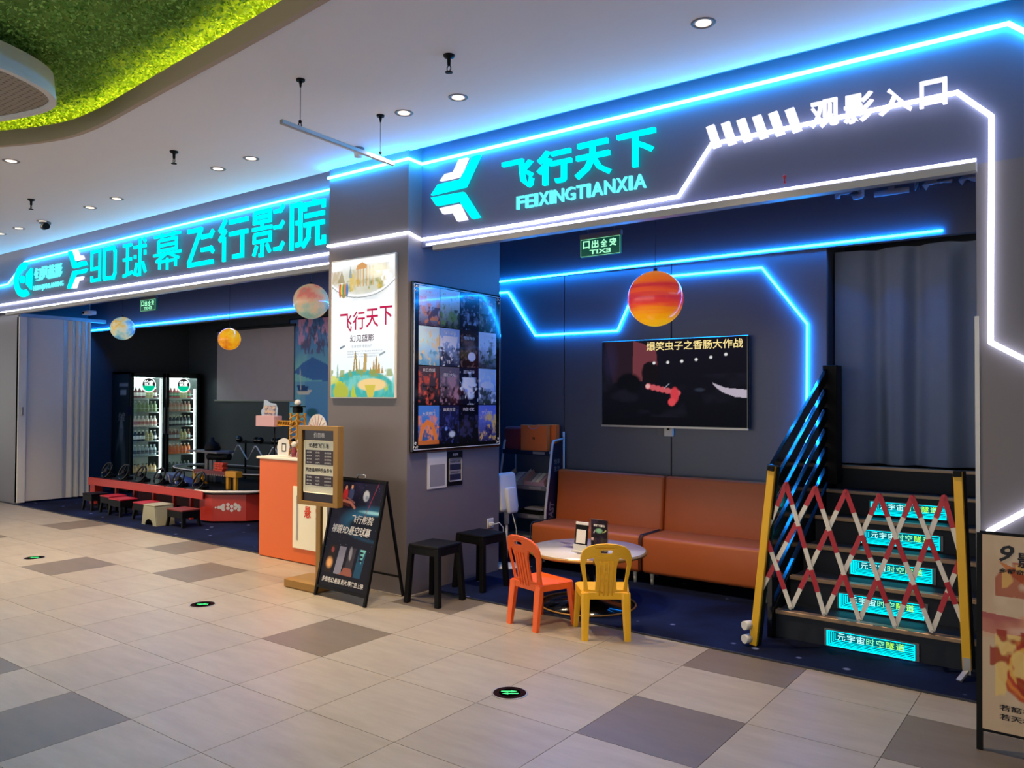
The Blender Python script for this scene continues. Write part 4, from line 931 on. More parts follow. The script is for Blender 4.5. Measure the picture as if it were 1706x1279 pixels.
for x0, x1, mt_, lb in ((-4.82, -4.62, M['white'], 'pale tray of leaflets on the slanted second rack shelf'), (-4.59, -4.35, M['pink'], 'pinkish tray of papers on the second rack shelf')):
    t = thing('leaflet_tray', lb, 'tray', ((x0 + x1) / 2, 6.46, .712)); R_ = Matrix.Translation((0, 6.37, .725)) @ Matrix.Rotation(math.radians(28), 4, 'X')
    b = MB(); b.box(x0, x1, 0, .2, -.01, .0, 0, 1, 0, R_); b.box(x0, x1, -.006, 0, -.01, .035, 0, 1, 0, R_); b.box(x0, x0 + .005, 0, .2, 0, .05, 0, 1, 0, R_); b.box(x1 - .005, x1, 0, .2, 0, .05, 0, 1, 0, R_); b.obj('tray', mt_, t, True)
    for k in range(4):
        xx = x0 + .01 + k * (x1 - x0 - .03) / 4
        b = MB(); b.box(xx, xx + .042, .01, .19, .002 + .003 * k, .012 + .003 * k, 0, 1, 0, R_); b.obj('leaflet', [M['inkg'], M['paper'], M['cream'], M['pink']][k], t, True)
t = thing('book_stack', 'dark books and papers lying on the third rack shelf', 'books', (-4.5, 6.45, .437))
for k, (x0, x1, mt_) in enumerate(((-4.70, -4.36, M['black']), (-4.66, -4.38, M['black']), (-4.58, -4.36, M['inkg']))):
    b = MB(); b.box(x0, x1, 6.36, 6.56, .4375 + k * .022, .4375 + k * .022 + .02, .002, 1); b.obj('book', mt_, t, True)

# tower fan
t = thing('fan', 'white pedestal fan turned sideways at the column edge', 'fan', (-4.48, 5.93, .006))
R_ = Matrix.Translation((-4.53, 5.93, .68)) @ Matrix.Rotation(math.radians(-8), 4, 'Y')
b = MB(); b.box(-.04, .085, -.14, .14, -.17, .19, .035, 4, 0, R_); b.obj('housing', M['white'], t, True, True)
b = MB(); b.box(.075, .12, -.07, .07, -.19, .05, .02, 3, 0, R_); b.obj('motor_cover', M['white'], t, True, True)
b = MB()
for k in range(14): b.box(-.055, -.04, -.12, .12, -.15 + k * .024, -.142 + k * .024, 0, 1, 0, R_)
for y in (-.12, .12): b.box(-.055, -.04, y - .004, y + .004, -.15, .17, 0, 1, 0, R_)
tag(b.obj('grille', M['white'], t, True), None, None, None, 'stuff')
b = MB(); b.cyl((-4.48, 5.93, .02), (-4.48, 5.93, .53), .014); b.cyl((-4.48, 5.93, .40), (-4.48, 5.93, .52), .025); b.obj('pole', M['white'], t, True)
b = MB(); b.lathe([(.001, 0), (.15, 0), (.15, .012), (.03, .03), (.001, .03)], (-4.48, 5.93, .006), 28); b.obj('base', M['white'], t, True)
b = MB(); b.tube([(-4.41, 5.93, .50), (-4.38, 5.95, .36), (-4.39, 5.97, .2), (-4.37, 5.99, .012)], .004); b.obj('cord', M['cream'], t, True)

# hanging planets
def planet(c, r, mt, lb):
    t = thing('planet_ball', lb, 'ball', c)
    b = MB(); b.sphere((0, 0, 0), r, u=40, v=28); b.obj('ball', mt, t)
    b = MB(); b.cyl((0, 0, r), (0, 0, 3.5 - c[2]), .002, seg=6); b.cyl((0, 0, r - .003), (0, 0, r + .02), .015, seg=10); b.obj('cord', M['dark'], t)
planet((-2.70, 5.42, 2.32), .208, planetmat('planet_red', [(0, 'f0c020'), (.14, 'f8a810'), (.27, 'f08018'), (.36, 'e04030'), (.50, 'c83040'), (.60, 'e85828'), (.70, 'c83038'), (.82, 'f07020'), (1, 'f09030')], 2.4, 5, .22, .42, (.6, .6, 9)), 'red and orange striped planet ball hanging before the television wall')
planet((-7.27, 5.9, 2.67), .200, planetmat('planet_pale', [(.25, '6a9a90'), (.42, 'a8b098'), (.5, 'd0b088'), (.60, 'd8a080'), (.70, 'd87868'), (.85, '88a890')], .5, 4, 1.3, .38), 'large pale coral and teal planet ball beside the column')
planet((-9.15, 6.1, 2.33), .143, planetmat('planet_orange', [(.3, 'c86a10'), (.5, 'f0a018'), (.7, 'f8b828')], .3, 9, 1.0, .5), 'small plain orange planet ball hanging before the projection screen')
planet((-11.7, 6.0, 2.59), .170, planetmat('planet_earth', [(.3, '3878b8'), (.45, '88b8b8'), (.55, 'c8ccb0'), (.66, 'e0b850'), (.8, 'e8e4d0')], .2, 4, 1.4, .42), 'blue and yellow earth ball hanging by the folding partition')

# stairs
t = thing('staircase', 'dark stairs with bronze nosings leading up to the curtain', 'stairs', (-1.1, 5.27, 0))
for k in range(6):
    y = 5.27 + .30 * k; z = .171 * k
    b = MB(); b.box(-1.75, -.53, y, y + .305 if k < 5 else 7.2, z if k else 0.006, z + .171); s_ = b.obj('step', M['stepdark'], t, True)
    b = MB(); b.box(-1.75, -.53, y - .016, y + .045, z + .160, z + .186, .003, 1); b.obj('nosing', M['bronze'], s_, True)
b = MB(); b.prism([(5.25, .006), (6.8, .006), (6.8, 1.05), (6.77, 1.05), (5.25, .19)], (-1.80, 0, 0), Yv, Z, .048); b.obj('stringer', M['black'], t, True)
for k in range(5):
    y = 5.27 + .3 * k; zc = .062 + .1725 * k
    t = thing('step_light', 'glowing cyan sign panel on the riser, %s' % ['lowest one nearest the floor', 'second from the bottom', 'third from the bottom', 'fourth from the bottom', 'topmost of five'][k], 'light', (-1.17, y, zc), 0, 'glowing sign panels on the stair risers')
    b = MB(); b.box(-.268, .275, -.014, 0, -.052, .055); b.obj('backing', M['grey'], t)
    b = MB(); b.box(-.255, .255, -.018, -.013, -.047, .049); b.obj('panel', emis('panel_teal', (0.0, .10, .13), .9), t)
    b = MB()
    for j in range(5):
        d = .0035 + j * .0115; b.box(-.253 + d, .253, -.0205, -.018, -.046 + d * .85, -.042 + d * .85 - .0006 * j); b.box(-.253 + d, -.249 + d, -.0205, -.018, -.046 + d * .85, .047 - d * .2)
    b.box(-.253, -.243, -.0205, -.018, -.046, .047); b.box(-.253, .253, -.0205, -.018, -.0465, -.038); b.box(-.253, .253, -.0205, -.018, .0455, .048); b.box(.2505, .2535, -.0205, -.018, -.046, .047)
    for j in range(4): b.box(.16, .25, -.0205, -.018, .0 + j * .010, .003 + j * .010)
    tag(b.obj('light_lines', M['steplight'], t), None, None, None, 'stuff')
    for j, ch in enumerate('元宇宙时空隧道'): text(ch, (-.185 + j * .056, -.0215, -.004), X, Z, .046, .044, .0006, M['stepw'] if j < 3 else (M['stepg'] if j > 4 else M['stepm']), 'character', t, world=False, bold=.006, res=1)

# slatted railing with post at the left of the stairs
t = thing('stair_railing', 'glossy black slatted railing rising along the left side of the stairs', 'railing', (-1.77, 5.9, .3))
sl_ = .52
for k in range(9):
    zt = 1.09 - k * .154; b = MB(); y1 = 6.60; y0_ = 5.24
    z0_ = zt - .01; z1_ = z0_ + (y1 - y0_) * sl_
    b.bar((-1.775, y0_, z0_), (-1.775, y1, z1_), .03, .088, .004)
    if z0_ > .02: b.obj('slat', M['gloss'], t, True)
    else:
        b.bm.free(); yy = y0_ + (.06 - z0_) / sl_; b = MB(); b.bar((-1.775, yy, .06), (-1.775, y1, z1_), .03, .088, .004); b.obj('slat', M['gloss'], t, True)
b = MB(); b.box(-1.80, -1.69, 6.55, 6.70, .9, 1.84, .004, 1); b.obj('upper_post', M['black'], t, True)
b = MB(); b.box(-1.79, -1.755, 5.215, 5.255, .006, 1.14, .003, 1); b.obj('lower_post', M['gloss'], t, True)

# curtain
n = 200; xs = np.linspace(-1.80, -.28, n); zs = np.linspace(1.05, 2.79, 16)
ph_ = xs * 15 + 1.3 * np.sin(xs * 5); V = []; 
for z in zs:
    k = .6 + .4 * (2.79 - z) / 1.7
    V.append(np.stack([xs + .01 * np.sin(ph_ * .5 + z), 6.93 + k * (.062 * np.sin(ph_) + .020 * np.sin(ph_ * 2.1 + .4) + .01 * np.sin(z * 3 + xs * 9)), np.full(n, z)], -1))
V = np.concatenate(V); idx = np.arange(n * 16).reshape(16, n); F = np.stack([idx[:-1, :-1], idx[:-1, 1:], idx[1:, 1:], idx[1:, :-1]], -1).reshape(-1, 4)
me = mesh_np('curtain', V, F, M['curtain']); me.shade_smooth(); top(link('curtain', me), 'grey pleated curtain closing the top of the stairs', 'curtain')

# folding safety barrier
t = thing('safety_barrier', 'folding red and white lattice barrier with yellow end posts across the stairs', 'barrier', (-1.2, 5.03, 0))
def yb(x): return 4.985 + (x + 1.79) * .11
for (xb, zb, xt, zt, lb) in ((-1.797, .012, -1.675, 1.15, 'l'), (-.627, .06, -.668, 1.165, 'r')):
    yy = yb(xb); b = MB(); b.bar((xb, yy, zb), (xt, yy, zt), .046, .034, .003, up=(0, 1, 0)); p_ = b.obj('end_post', M['ypost'], t, True)
    b = MB(); b.bar((xb + .02, yy + .035, zb), (xt + .02, yy + .035, zt), .03, .03, .003, up=(0, 1, 0)); b.obj('rear_profile', M['black'], p_, True)
    d = (Vector((xt, yy, zt)) - Vector((xb, yy, zb))).normalized(); b = MB(); b.bar(Vector((xt, yy, zt)) - d * .03, Vector((xt, yy, zt)) + d * .004, .042, .06, .003, up=(0, 1, 0)); b.obj('cap', M['black'], p_, True)
for z in (.05, .135):
    b = MB(); x = -1.83; b.cyl((x - .012, 4.94, z), (x + .012, 4.985, z), .028, seg=18); b.obj('wheel', M['white'], t, True)
b = MB(); b.bar((-1.82, 4.99, .10), (-1.78, 4.99, .10), .02, .12); b.obj('wheel_bracket', M['alu'], t, True)
b = MB(); b.bar((-.627, 5.09, .06), (-.66, 5.04, .012), .03, .012); b.bar((-.627, 5.09, .13), (-.627, 5.09, .04), .04, .012); b.obj('foot_bracket', M['alu'], t, True)
TX_ = [(-1.597, 1.045), (-1.426, 1.030), (-1.252, 1.02), (-1.069, 1.008), (-.897, 1.008), (-.736, 1.022)]
BX_ = [(-1.570, .275), (-1.376, .263), (-1.181, .256), (-.989, .247), (-.800, .247)]
def rod(p, q, dy, nseg=6, first='r'):
    """striped lattice bar; alternating red and white sleeves"""
    y0_, y1_ = yb(p[0]) + dy, yb(q[0]) + dy; P = Vector((p[0], y0_, p[1])); Q = Vector((q[0], y1_, q[1]))
    b = MB(); b.bar(P, Q, .026, .008, up=(0, 1, 0)); r_ = b.obj('lattice_bar', M['bwhite'], t, True)
    for i in range(nseg):
        a = P.lerp(Q, i / nseg); c_ = P.lerp(Q, (i + 1) / nseg)
        if (i % 2 == 0) == (first == 'r'):
            b = MB(); b.bar(a, c_, .028, .010, up=(0, 1, 0)); b.obj('red_sleeve', M['red'], r_, True)
def mid(i, f): # lattice column x positions along the height
    return None
tops = TX_; bots = BX_
lp = Vector((-1.735, 0, .66)); 
for i in range(6):                     # rods falling to the right / left from each top node
    tx_, tz_ = tops[i]
    j = i + 1
    if j < 5: rod(tops[i], bots[j], .0)
    elif j == 5: rod(tops[i], (-.64, .30), .0)
    else: rod(tops[i], (-.65, .67), .0, 2)
    j = i - 2 + 0
    if i >= 1 and i - 1 < 5 and i - 1 >= 0 and i >= 2: rod(tops[i], bots[i - 2], .012)
    elif i == 1: rod(tops[1], (-1.768, .33), .012)
    else: rod(tops[0], (-1.712, .75), .012, 2)
rod((-1.725, .72), bots[0], .0, 4); rod((-.65, .70), bots[4], .012, 4, 'r'); rod((-.652, .70), bots[3], .010, 3, 'r') if False else None
for p in tops + bots:
    b = MB(); b.cyl((p[0], yb(p[0]) - .014, p[1]), (p[0], yb(p[0]) + .02, p[1]), .0085, seg=10); b.obj('rivet', M['red'] if p[1] > .5 else M['alu'], t, True)

# food poster on easel
t = thing('food_poster', 'cream easel poster with flame orange ribbons at the right photo edge', 'poster stand', (-.15, 4.15, 0))
R_ = Matrix.Translation((0, 4.15, 0)) @ Matrix.Rotation(math.radians(-3), 4, 'X')
for x in (-.462, .20):
    b = MB(); b.box(x - .012, x + .012, -.012, .012, .0, .965, 0, 1, 0, R_); b.obj('upright', M['black'], t, True)
    b = MB(); b.bar((x, 4.20, .93), (x + .01, 4.62, 0), .02, .02); b.obj('rear_leg', M['black'], t, True)
for z in (.095, .965):
    b = MB(); b.box(-.462, .20, -.011, .011, z - .010, z + .008, 0, 1, 0, R_); b.obj('crossbar', M['black'], t, True)
c = Canvas(250, 300, 'd8bc9c'); c.cloud(3, 81, 'c8a488', .5, .8, .5); c.cloud(6, 82, 'e4ccb0', .55, .75, .7)
c.poly([(0, .60), (.25, .585), (.45, .61), (.7, .66), (1, .7), (1, .5), (.6, .5), (.3, .47), (0, .50)], 'b04a50', .85); c.cloud(5, 83, 'e0a080', .45, .65, .9, .47, .6, 0, .3); c.ell(.5, .52, .3, .03, 'e8c8b8', .8, .6)
c.poly([(.10, .87), (.20, .84), (.30, .82), (.5, .79), (.8, .78), (.8, .70), (.5, .69), (.42, .73), (.27, .75), (.18, .80)], 'd88048', .95); c.cloud(8, 84, 'b04828', .5, .6, .8, .69, .87, .08, .8); c.cloud(9, 85, 'f0c070', .55, .62, .8, .69, .86, .12, .8)
for k, cc_ in enumerate(('c85a30', 'e88a40', 'c84a38', 'f0b858', 'd86840')):
    c.line([(.12 + .26 * (1 - math.cos(a)) * (1 - k * .10) + k * .02, .34 + .17 * math.sin(a) * (1 - k * .12)) for a in np.linspace(-2.3, 2.6, 16)], .035 - .003 * k, cc_, .9, 1.27)
c.cloud(9, 86, 'f4d080', .52, .6, .9, .18, .5, .08, .5); c.cloud(8, 87, 'a83828', .56, .63, .9, .16, .52, .05, .6); c.ell(.6, .12, .25, .02, 'c89880', .4, .8)
c.obj('picture', (-.45, 4.1365, .10), X, (0, .052, 1), .64, .86, M['print'], t)
text('9', (-.385, 4.174, .845), X, (0, .052, 1), .058, .075, .0008, M['ink'], 'lettering', t, bold=.02, shear=.3); text('影院', (-.315, 4.174, .825), X, (0, .052, 1), .15, .07, .0008, M['ink'], 'lettering', t, bold=.02)
text('多部奇幻大片上映', (-.385, 4.170, .795), X, (0, .052, 1), .26, .022, .0008, M['ink'], 'lettering', t, bold=.03)
for k, s in enumerate(('若天地', '若韶华')): text(s + '皆在眼前', (-.385, 4.137 + .002 * k, .155 + .04 * k), X, (0, .052, 1), .30, .026, .0008, M['ink'], 'lettering', t, bold=.02)

# ============================================================ LEFT OF COLUMN: A-frame, price stand, counter
t = thing('a_frame_board', 'black A frame poster board of flying cinema before the column', 'sign board', (-4.75, 4.3, 0))
P0 = Vector((-5.05, 4.165, 0)); U_ = Vector((.606, -.03, 0)).normalized(); tp = Vector((.005, .215, .925)); V_ = tp.normalized(); Nn = U_.cross(V_).normalized(); L_ = tp.length
mt = Matrix((U_, V_, Nn)).transposed().to_4x4(); mt.translation = P0
for x in (0.0, .60):
    b = MB(); b.box(x - .012, x + .012, .0, L_, -.012, .012, .002, 1, 0, mt); b.obj('front_leg', M['black'], t, True)
for y in (.075, L_ - .008):
    b = MB(); b.box(0, .60, y - .010, y + .010, -.011, .011, 0, 1, 0, mt); b.obj('crossbar', M['black'], t, True)
b = MB(); b.box(.01, .59, .08, L_ - .01, -.006, .004, 0, 1, 0, mt); b.obj('panel', M['black'], t, True)
for x in (.01, .59):
    q = mt @ Vector((x, L_ - .02, -.012)); b = MB(); b.bar(q, (q.x, 4.545, .01), .018, .018); b.obj('rear_leg', M['black'], t, True)
b = MB(); b.bar((-5.03, 4.525, .16), (-4.46, 4.52, .16), .014, .014); b.obj('rear_bar', M['black'], t, True)
b = MB(); b.tube([mt @ Vector(p) for p in ((.25, L_, 0), (.255, L_ + .028, 0), (.345, L_ + .028, 0), (.35, L_, 0))], .006); b.obj('handle', M['chrome'], t, True)
c = Canvas(160, 240, '14121f'); c.grad('120f1c', '1a1a34', 0, 1); c.cloud(4, 91, '2c2a50', .5, .7, .8, .5, 1); c.ell(.95, .62, .62, .14, '2a6f98', .95, .5); c.ell(1.02, .585, .6, .11, '0c1428', 1, .2); c.ell(.86, .72, .22, .015, 'a8e8f8', .8, .9)
c.ell(.68, .865, .06, .05, 'b8c0d0', 1, .3); c.ell(.70, .85, .03, .02, '8890a8', 1, .5)
for x, y, cc_ in ((.12, .83, '504868'), (.24, .86, 'b83038'), (.36, .87, '3c4a78')): c.ell(x, y, .055, .06, cc_, 1, .3); c.ell(x, y + .065, .022, .02, 'd8a088', 1, .3)
c.line([(.22, .80), (.38, .79), (.48, .745)], .022, 'c88070', 1, 1.5); c.line([(.3, .83), (.46, .79)], .015, '8a6068', 1, 1.5); c.line([(.1, .78), (.36, .76)], .02, '5a3038', 1, 1.5)
c.stars(60, 5, 'a0a0c8', .3, .98, .7); c.line([(.9, 1), (.72, .68)], .006, 'a03848', .8, 1.5)
for k in range(4):
    x = .055 + .205 * k + .02; p4 = [(x + .05, .385), (x + .19, .385), (x + .145, .13), (x, .13)]
    c.poly(p4, ['2a1c18', '8a8aa0', '3c3844', '205070'][k]); 
c.ell(.16, .22, .06, .045, 'f0b070', 1, .8); c.ell(.19, .34, .03, .025, 'a84848', 1, .5); c.cloud(10, 92, 'a06050', .5, .6, .9, .13, .2, .28, .66); c.ell(.57, .33, .03, .06, '9a9aa8', .9, .4); c.poly([(.76, .385), (.87, .385), (.8, .25)], '80d0d0', .9)
for k in range(3): c.ell(.79, .355 - k * .035, .04, .01, '101830', 1, .4)
pic = c.obj('picture', mt @ Vector((.012, .085, .0045)), U_, V_, .576, L_ - .10, M['print'], t)
def aft(s, x, y, w, h, sh=.25): text(s, mt @ Vector((x, y, .005)), U_, V_, w, h, .0008, M['inkw'], 'lettering', t, bold=.014, shear=sh)
aft('飞行影院', .28, .60, .26, .065); aft('裸眼9D悬空球幕', .06, .505, .47, .07); aft('多部奇幻.悬疑.影片.等待您上映', .05, .12, .50, .042, .1)
t = thing('price_stand', 'gold framed floor sign with the price list beside the orange counter', 'sign', (-5.3, 4.3, 0), 0)
b = MB(); b.box(-5.47, -5.06, 4.18, 4.46, .008, .07, .004, 1); b.box(-5.46, -5.07, 4.19, 4.45, 0, .010); b.obj('base', M['gold'], t, True)
b = MB(); b.box(-5.18, -5.125, 4.27, 4.30, .06, .74, .002, 1); b.obj('pole', M['gold'], t, True)
t2 = Matrix.Translation((-5.075, 4.22, 0)) @ Matrix.Rotation(math.radians(2), 4, 'Z')
b = MB()
for q in ((-.237, .237, 1.305, 1.342), (-.237, .237, .70, .732), (-.237, -.185, .73, 1.31), (.185, .237, .73, 1.31)): b.box(q[0], q[1], -.03, .03, q[2], q[3], .002, 1, 0, t2)
b.obj('frame', M['gold'], t, True)
b = MB(); b.box(-.19, .19, -.012, .025, .728, 1.31, 0, 1, 0, t2); b.obj('display_panel', mat('plum_panel', '2a1a28', .3), t, True)
b = MB(); b.box(-.168, .180, -.0135, -.011, .80, 1.225, .012, 3, 0, t2); b.obj('sheet', M['cream'], t, True)
for z0_, z1_ in ((1.03, 1.145), (.86, .945)):
    b = MB(); b.box(-.155, .172, -.0150, -.0136, z0_, z1_, 0, 1, 0, t2); tb_ = b.obj('price_table', mat('plum_dark', '30202c', .4), t, True)
    nr = 4 if z0_ > 1 else 3
    for r in range(nr):
        for k, (s, w) in enumerate((('次数', .06), ('价格', .05), ('会员优惠', .08))):
            text(s if r == 0 else ['单人次', '58元', '会员畅玩'][k], t2 @ Vector((-.14 + k * .105, -.0152, z1_ - .026 - r * .027)), (t2.to_3x3() @ Vector(X)), Z, w, .014, .0003, M['inkw'], 'lettering', tb_, bold=.01, res=1)
tx = t2.to_3x3() @ Vector(X)
text('价目表', t2 @ Vector((-.06, -.0128, 1.245)), tx, Z, .13, .042, .0005, M['inkw'], 'lettering', t, bold=.02)
text('9D悬空飞行体验', t2 @ Vector((-.115, -.014, 1.163)), tx, Z, .235, .04, .0005, M['ink'], 'lettering', t, bold=.03)
text('两店通用特权会员卡', t2 @ Vector((-.15, -.014, .968)), tx, Z, .31, .036, .0005, M['ink'], 'lettering', t, bold=.03)

t = thing('reception_counter', 'bright orange reception counter left of the column', 'counter', (-6.1, 5.1, 0))
b = MB(); b.box(-6.76, -5.41, 4.86, 5.36, .006, .962, .006, 1); b.obj('body', M['orange'], t, True)
b = MB(); b.box(-6.80, -5.41, 4.85, 5.38, .962, .985, .006, 2); b.obj('worktop', M['partl'], t, True)
b = MB(); b.box(-6.22, -5.62, 4.848, 4.862, .14, .725, .004, 1); b.obj('front_panel', M['cream'], t, True)
for xg in (-6.16, -5.70):
    b = MB(); b.box(xg, xg + .02, 4.842, 4.85, .22, .64); b.obj('groove', M['alu'], t, True)
for s, x, z, w, h in (('9D', -6.02, .60, .16, .075), ('悬', -6.05, .44, .10, .11), ('空', -5.88, .44, .10, .11)): text(s, (x, 4.847, z), X, Z, w, h, .001, M['inkr'], 'lettering', t, bold=.02)

# things on the counter
t = thing('toy_crane', 'yellow lattice toy crane with a dark cabin standing on the counter', 'toy', (-6.50, 5.12, .985))
tw = .058
for sx in (-1, 1):
    for sy in (-1, 1):
        b = MB(); b.bar((sx * tw, sy * tw, 0), (sx * tw * .8, sy * tw * .8, .43), .012, .012); b.obj('tower_leg', M['yellow'], t)
b = MB()
for k in range(8):
    z = k * .053
    for s in (-1, 1): b.bar((-tw, s * tw, z), (tw, s * tw, z + .05), .008, .008); b.bar((s * tw, -tw, z + .05), (s * tw, tw, z), .008, .008)
tag(b.obj('bracing', M['yellow'], t), None, None, None, 'stuff')
b = MB()
for z in (.30, .345): b.bar((-.33, 0, z), (.05, 0, z), .03, .010)
for k in range(9): b.bar((-.32 + k * .04, 0, .30), (-.30 + k * .04, 0, .345), .025, .006)
b.obj('jib', M['yellow'], t)
b = MB(); b.box(-.04, .04, -.04, .04, .43, .49, .008, 1); b.box(-.055, .055, -.055, .055, .49, .50); b.obj('cabin', M['black'], t)
b = MB(); b.sphere((0, 0, .53), .035, u=14, v=10); b.obj('top_ball', M['white'], t)
t = thing('picture_standee', 'clear acrylic picture on a pale pink block at the crane arm', 'display', (-6.97, 5.12, 1.27))
b = MB(); b.box(-.155, .155, -.05, .05, 0, .11, .004, 1); b.obj('block', M['pink'], t)
b = MB(); b.prism([(-.12, .11), (.14, .11), (.15, .19), (.12, .235), (.02, .245), (-.03, .27), (-.08, .275), (-.09, .20), (-.13, .16)], (0, .003, 0), X, Z, .006); b.obj('acrylic', M['acryl'], t)
c = Canvas(24, 20, 'a8a0b0'); c.cloud(5, 95, '5a5070', .45, .6, .9); c.cloud(6, 96, 'd0b8a0', .5, .62, .9); c.obj('picture', (-.07, -.004, .115), X, Z, .18, .10, M['print'], t, False)
b = MB(); b.cyl((.10, 0, -.29), (.10, 0, 0), .006); b.obj('support_rod', M['black'], t)
t = thing('card_standee', 'white rounded acrylic standee with a blank card on the counter', 'display', (-6.51, 4.98, .985))
b = MB(); b.box(-.10, .10, -.03, .03, 0, .012, .003, 1); b.obj('foot', M['white'], t)
b = MB(); b.prism([(-.11, .012), (.05, .012), (.07, .10), (.05, .17), (-.02, .185), (-.10, .16), (-.125, .09)], (0, 0, 0), X, Z, .006); b.obj('standee', M['white'], t)
b = MB(); b.box(-.045, .02, -.0085, -.0065, .05, .13); b.obj('card', M['black'], t); b = MB(); b.box(-.035, .01, -.0095, -.0085, .06, .12); b.obj('card_face', M['inkw'], t)
for k, (x, y, h, cc_) in enumerate(((-6.40, 5.0, .16, '8a3848'), (-6.34, 5.03, .20, '50506a'), (-6.30, 4.98, .10, 'a8808a'))):
    t = thing('trinket', ['small red figure', 'taller slate figure', 'short pink figure'][k] + ' standing on the counter behind the gold sign', 'figurine', (x, y, .985)); mm_ = mat('trinket', cc_, .4)
    b = MB(); b.lathe([(.001, 0), (.025, 0), (.028, h * .3), (.018, h * .55), (.010, h * .62), (.001, h * .62)], seg=12); b.obj('body', mm_, t); b = MB(); b.sphere((0, 0, h * .78), h * .18, u=12, v=8); b.obj('head', M['white'], t)
t = thing('fan_ornament', 'pale fan shaped ornament behind the crane on the counter', 'ornament', (-6.33, 5.22, .985))
b = MB(); b.prism([(-.02, .0), (.02, .0), (.02, .22)] + [(.02 + .15 * math.cos(a), .25 + .17 * math.sin(a)) for a in np.linspace(-.3, PI - .2, 12)] + [(-.02, .22)], (0, 0, 0), X, Z, .01); b.obj('fan', M['white'], t)
b = MB()
for k in range(7): b.bar((.02, -.013, .24), (.02 + .14 * math.cos(.2 + k * .4), -.013, .25 + .16 * math.sin(.2 + k * .4)), .006, .003)
b.obj('ribs', M['pink'], t)

# ============================================================ LEFT BAY
t = thing('folding_partition', 'pale folding partition pushed aside at the left edge of the bay', 'partition', (-12.75, 5.4, 0))
z1_ = 2.74
b = MB(); b.box(-12.78, -12.70, 4.99, 5.10, .02, z1_, .004, 1); b.obj('lead_post', M['partl'], t, True)
b = MB(); b.box(-12.70, -12.685, 5.03, 5.06, 1.30, 1.42, .003, 1); b.obj('latch', M['alu'], t, True)
ys = [5.10, 5.62, 5.70, 5.76, 5.81, 5.85, 5.90, 5.94, 6.0, 6.03]
for k in range(len(ys) - 1):
    xa = -12.75 + (.02 if k % 2 else -.02); xb = -12.75 + (-.02 if k % 2 else .02)
    b = MB(); b.bar((xa, ys[k] + .002, .03 + (z1_ - .03) / 2), (xb, ys[k + 1] - .004, .03 + (z1_ - .03) / 2), .014, z1_ - .03, .002); b.obj('leaf_panel', M['part'], t, True)
b = MB(); b.box(-12.80, -12.70, 5.0, 6.25, z1_, z1_ + .05); b.obj('head_track', M['alu'], t, True)
t = thing('ceiling_projector', 'small white projector hanging above the folding partition', 'projector', (-12.2, 5.75, 2.80))
b = MB(); b.box(-.10, .10, -.06, .06, 0, .06, .01, 2); b.obj('body', M['white'], t); b = MB(); b.cyl((-.05, -.075, .03), (-.05, -.06, .03), .02); b.obj('lens', M['black'], t); b = MB(); b.cyl((0, 0, .06), (0, 0, .70), .01); b.obj('mount', M['grey'], t)

# fridge
t = thing('drinks_fridge', 'black two door drinks fridge with lit glass doors', 'fridge', (-13.1, 7.33, 0))
FX = -12.80; fy0, fy1, fz1 = 6.70, 7.96, 1.99
b = MB(); b.box(-13.39, -13.35, fy0, fy1, .006, fz1); b.box(-13.35, FX - .03, fy0, fy0 + .035, .006, fz1); b.box(-13.35, FX - .03, fy1 - .035, fy1, .006, fz1); b.box(-13.35, FX - .03, fy0, fy1, fz1 - .07, fz1); b.box(-13.35, FX - .03, fy0, fy1, .006, .16)
b.box(-13.35, FX - .05, 7.315, 7.335, .16, fz1 - .07); b.obj('body', M['fridge'], t, True)
b = MB(); b.box(-13.35, -13.335, fy0 + .035, fy1 - .035, .16, fz1 - .07); b.obj('liner', M['coolw'], t, True)
c = Canvas(30, 70, '182022'); c.ell(.55, .30, .28, .20, '3a4346', .9, .4); c.ell(.58, .52, .13, .10, '50595c', .9, .4); c.poly([(.50, .55), (.66, .55), (.62, .66), (.54, .66)], '5a6568'); c.ell(.45, .25, .16, .14, '20282a', .9, .3); c.poly([(.45, .90), (.95, .90), (.95, .925), (.45, .925)], '5a6468'); c.poly([(.5, .83), (.85, .83), (.85, .875), (.5, .875)], '6a7478'); c.a = np.clip(c.a * 2.6, 0, 1)
c.obj('side_print', (-13.385, fy0 - .0012, .02), X, Z, .57, 1.93, M['print'], t)
text('怡宝', (-13.16, fy0 - .0025, 1.17), X, Z, .22, .15, .0006, M['inkg'], 'lettering', t, bold=.02, shear=.25)
b = MB(); b.box(FX - .02, FX + .01, 6.655, 6.73, 1.27, 1.42); b.obj('payment_box', M['navy'], t, True)
SHZ = [1.555, 1.32, 1.075, .835, .59, .31]
